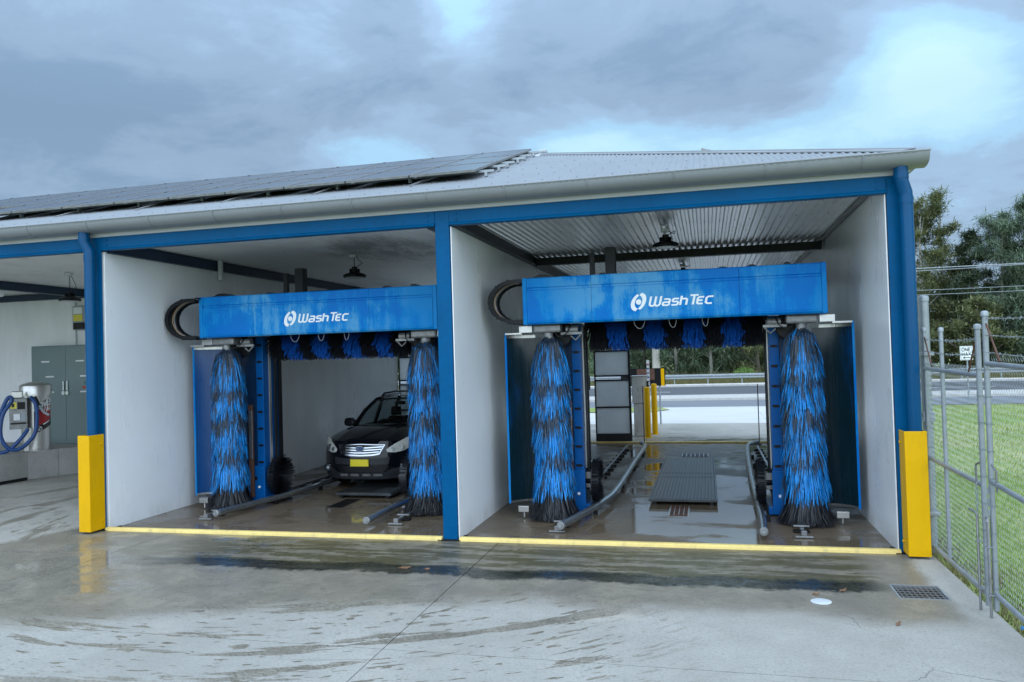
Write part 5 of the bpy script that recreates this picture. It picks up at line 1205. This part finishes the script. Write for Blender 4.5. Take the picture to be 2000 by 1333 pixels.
m = MB(); m.add([(13.80,26.166,1.84),(13.90,26.166,1.885),(13.90,26.166,1.855),(14.11,26.166,1.855),(14.11,26.166,1.825),(13.90,26.166,1.825),(13.90,26.166,1.795)], [(0,6,5,4,3,2,1)]); m.build('arrow', 'signblack', pb_)
def wire(z0, z1, y, label, r=.018, tw=False):
    m = MB(); pts = [(-60+170*i/40, y, z0+(z1-z0)*(i/40)+.9*((i/40-.5)*2)**2-.15) for i in range(41)]; m.tube(pts, r, 5, False)
    if tw: m.tube([(p[0], p[1], p[2]-.10+.08*math.sin(i*1.3)) for i, p in enumerate(pts)], r*.8, 5, False)
    tag(m.build('power_line', 'wire'), label, 'power line', 'overhead power lines')
wire(7.75, 7.75, 48, 'thick twisted power line, highest of the three in front of the trees', .035, True)
wire(6.28, 6.28, 48.2, 'thin power line, middle of the three in front of the trees'); wire(5.98, 5.98, 48.4, 'thin power line, lowest of the three in front of the trees')
# ------------------------------------------------------------------ pay kiosk, bollards behind the right bay
t = thing('pay_kiosk', 'stainless steel pay kiosk behind the yellow bollards at the bay exit', 'kiosk', (1.5, 13.1, 0))
MB().box(1.34,1.76,13.02,13.55,.96,1.74).build('upper_case', 'stainless', t, bev=.012); MB().box(1.37,1.74,13.05,13.5,.03,.955).build('lower_case', 'stainless', t, bev=.01)
MB().box(1.32,1.78,13.0,13.58,1.742,1.765).build('cap', 'stainless', t, bev=.005); MB().box(1.762,1.80,13.15,13.42,1.35,1.6).build('screen', 'blackplastic', t, bev=.006); MB().box(1.762,1.82,13.2,13.4,1.0,1.28).build('keypad', 'greycast', t, bev=.006); MB().box(1.30,1.80,13.0,13.6,.0,.03).build('base', 'plinth', t)
t = thing('notice_board', 'dark notice board with an orange edge behind the pay kiosk', 'sign', (1.35, 17, 0))
MB().box(.6,2.1,17.0,17.05,1.3,1.9).build('board', 'blackplastic', t); MB().box(1.15,1.75,16.985,16.998,1.5,1.88).build('orange_panel', 'rust', t); MB().box(1.96,2.07,16.985,16.998,1.3,1.88).build('yellow_edge', 'yellow', t)
for x in (.75, 1.9): m = MB(); m.tube([(x,17.08,0),(x,17.08,1.9)], .03, 8); m.build('leg', 'galv', t)
for x, y, h, l in ((1.79,12.72,1.44,'yellow round bollard nearest the bay exit, in front of the kiosk'),(1.93,13.62,1.50,'yellow round bollard just behind the nearest one')):
    t = thing('bollard', l, 'bollard', (x, y, 0), group='yellow bollards at the exit'); m = MB(); m.lathe([(.085,0),(.085,h-.02),(.07,h),(.02,h+.008)], (x,y,0), 20); m.build('tube', 'yellow', t, smooth=True); m = MB(); m.lathe([(.12,0),(.12,.012),(.09,.016)], (x,y,0), 20); m.build('base_flange', 'yellow', t)
t = thing('height_gauge', 'slim white post with printed scale behind the bollards', 'post', (1.72, 14.3, 0)); MB().box(1.69,1.77,14.28,14.32,0,2.2).build('post', 'white', t)
for i in range(6): MB().box(1.70,1.76,14.275,14.279,1.4+i*.13,1.44+i*.13).build('mark', 'red' if i == 5 else 'hose', t)

# ------------------------------------------------------------------ trees
def crown(seed, h, rad, base, n, droop, lw, ll, shape):
    q = random.Random(seed); m = MB(); lumps = []
    nl = 46
    for i in range(nl):
        t_ = (i+q.random())/nl; z = base+(h-base)*t_; rr = rad*shape(t_)*math.sqrt(q.uniform(.05, 1)); a = q.uniform(0, 2*math.pi)
        lumps.append((rr*math.cos(a), rr*math.sin(a), z, rad*q.uniform(.16, .34)*(1.1-.45*t_)))
    per = n//nl
    for (cx_, cy_, cz, lr) in lumps:
        for i in range(per):
            u, v_, w_ = q.gauss(0, .5), q.gauss(0, .5), q.gauss(0, .42); px, py, pz_ = cx_+u*lr, cy_+v_*lr, cz+w_*lr
            dx, dy, dz = q.gauss(0, 1)+u*.8, q.gauss(0, 1)+v_*.8, q.gauss(.25, .6)-droop; l_ = math.sqrt(dx*dx+dy*dy+dz*dz) or 1; k = ll*q.uniform(.6, 1.3)/l_; dx, dy, dz = dx*k, dy*k, dz*k
            ax, ay = -dy, dx; l2 = math.hypot(ax, ay) or 1; ax, ay = ax/l2*lw, ay/l2*lw; az = lw*q.uniform(-.6, .6)
            m.add([(px-ax,py-ay,pz_-az),(px+ax,py+ay,pz_+az),(px+dx+ax*.25,py+dy+ay*.25,pz_+dz-droop*.1*ll),(px+dx-ax*.25,py+dy-ay*.25,pz_+dz-droop*.1*ll)], [(0,1,2,3)])
    return m, lumps
def tree_proto(seed, h, rad, base, n, droop, lw, ll, shape, leaf_, bark_='bark'):
    t = thing('tree', '', 'tree'); m, lumps = crown(seed, h, rad, base, n, droop, lw, ll, shape); q = random.Random(seed+50)
    tr = MB(); lean = q.uniform(-.3, .3); pts = [(lean*(i/8)**2+q.uniform(-.08,.08)*i/8, q.uniform(-.1,.1)*i/8, -.1+(h*.93)*i/8) for i in range(9)]
    tr.tube(pts, [.20*(1-i/8.6)+.015 for i in range(9)], 8)
    for (x, y, z, lr) in lumps[::2]:
        z0 = max(base*.5, z-.9-q.random()*1.0); tr.tube(bez([(lean*(z0/h)**2,0,z0),((x)*.5,y*.5,z0+(z-z0)*.45),(x,y,z)], 3), [.05,.045,.04,.032,.025,.018,.01], 5, False)
    tr.build('trunk', bark_, t, world=False, smooth='all'); m.build('crown', leaf_, t, world=False, kind='stuff'); return t
cone = lambda t_: (1-t_)**.75*.95+.10; egg = lambda t_: max(.12, math.sin(math.pi*min(1, .16+.84*t_))**.8); col_ = lambda t_: .45+.55*math.sin(math.pi*min(.98, .12+t_*.88))
protos = [tree_proto(1, 15.5, 3.3, 1.2, 12500, -.15, .045, .38, cone, 'oliveleaf', 'palebark'), tree_proto(2, 13, 3.4, 1.0, 12500, .75, .030, .60, col_, 'greyleaf'),
          tree_proto(3, 12.5, 3.0, .8, 11500, .25, .045, .42, egg, 'darkleaf'), tree_proto(4, 8.0, 2.9, .3, 10500, .65, .030, .52, egg, 'greyleaf', 'palebark'), tree_proto(5, 4.6, 2.2, .0, 8000, -.1, .04, .30, egg, 'oliveleaf')]
used = set()
def put_tree(k, x, y, s, rz_, label, group):
    t = protos[k] if k not in used else copy_tree(protos[k]); used.add(k); t.location = (x, y, -.06); t.scale = (s, s, s*rnd.uniform(.96, 1.04)); t.rotation_euler = (0, 0, rz_); tag(t, label, 'tree', group)
right = [(0,20.9,60.5,.93,1.0,'olive green tree rising just right of the blue downpipe'),(0,22.7,62,1.0,2.2,'tallest olive tree with a wispy top right of the building'),(2,24.6,61,.92,.4,'dark bushy tree in the dip between the two tall trees right of the building'),
         (1,26.3,59.5,1.0,.2,'grey green drooping tree behind the one way sign'),(1,28.6,60.5,1.06,2.6,'tall grey green tree near the right edge of the frame'),(2,30.8,61,1.12,1.2,'dark green tree cut by the right edge of the frame'),
         (4,19.0,56.0,1.0,.3,'bushy shrub low beside the building corner'),(4,23.6,57,1.25,2.0,'olive shrub under the tall trees right of the gate post'),(3,27.2,57,.80,4.0,'feathery low tree behind the far crash barrier at right'),(3,30.2,56.5,.8,1.3,'feathery low tree at the right end of the crash barrier')]
for k, x, y, s, a, l in right: put_tree(k, x, y, s, a, l, 'trees right of the building')
thr = [(3,-4.2,56,.85,.5),(2,-1.8,59,.60,1.4),(3,1.0,56.5,.88,2.2),(1,2.6,60,.58,.9),(3,3.8,56,.9,3.6),(2,5.3,59.5,.6,.1),(3,6.4,56.5,.86,5.0),(4,7.4,55,1.1,1.0),(1,8.8,60,.62,2.9),(3,9.9,56.5,.9,.7)]
for i, (k, x, y, s, a) in enumerate(thr): put_tree(k, x, y, s, a, 'feathery roadside tree seen through the right bay, %s from the left' % ORD[i], 'trees seen through the bay')
t = thing('tree', 'pale bare trunked gum tree seen through the bay behind the kiosk', 'tree', (-.55, 54.5, 0)); m = MB(); m.tube([(-.55,54.5,-.1),(-.5,54.5,3),(-.35,54.6,5.2),(-.6,54.7,7.2)], [.36,.32,.26,.15], 10); m.build('trunk', 'palebark', t, smooth='all')
mm_, _l = crown(31, 8.2, 1.9, 5.0, 3000, .3, .05, .5, egg); mm_.v = [(x-.5, y+54.6, z) for x, y, z in mm_.v]; mm_.build('crown', 'greyleaf', t, kind='stuff')
m = MB()                                             # bright shrub at the foot of the trees
q = random.Random(77)
def shrub(name, x, y, r, n, mat, label, group=None):
    m = MB()
    for i in range(n):
        a, b_ = q.uniform(0, 2*math.pi), math.acos(q.uniform(-.3, 1)); rr = r*q.uniform(.6, 1.05); px, py, pz_ = x+rr*math.sin(b_)*math.cos(a), y+rr*math.sin(b_)*math.sin(a), max(.02, rr*math.cos(b_)*.9+r*.25)
        d = Vector((q.gauss(0,1), q.gauss(0,1), q.gauss(.3,1))).normalized()*.16; s_ = Vector((q.gauss(0,1), q.gauss(0,1), q.gauss(0,1))).normalized()*.045
        m.add([(px-s_.x,py-s_.y,pz_-s_.z),(px+s_.x,py+s_.y,pz_+s_.z),(px+d.x,py+d.y,pz_+d.z)], [(0,1,2)])
    st = MB(); 
    for i in range(5): a = i*1.26; st.tube([(x,y,-.06),(x+r*.4*math.cos(a),y+r*.4*math.sin(a),r*.7)], .025, 5)
    t = thing('shrub', label, 'shrub', (x, y, 0), group=group); m.build('foliage', mat, t, kind='stuff'); st.build('stems', 'bark', t)
shrub('shrub', 6.2, 52.5, .95, 2600, 'limeleaf', 'bright green shrub behind the crash barrier seen through the bay', 'roadside shrubs')
# far wood behind the individual trees
q = random.Random(123); m = MB()
for i in range(52000):
    x = -70+q.random()*170; yy = 66+q.random()*7; hmax = 5.6+1.0*math.sin(x*.21)+.7*math.sin(x*.57+1)+(3.2 if x > 17 else 0); z = hmax*(q.random()**.8)
    d = Vector((q.gauss(0,1), q.gauss(0,1), q.gauss(-.2,1))).normalized()*.75; s_ = Vector((q.gauss(0,1), q.gauss(0,.4), q.gauss(0,1))).normalized()*.17
    m.add([(x-s_.x,yy-s_.y,z-s_.z),(x+s_.x,yy+s_.y,z+s_.z),(x+d.x,yy+d.y,max(0,z+d.z))], [(0,1,2)])
tag(m.build('far_wood', 'darkleaf'), 'dark mass of woodland behind the roadside trees', 'wood', kind='stuff')
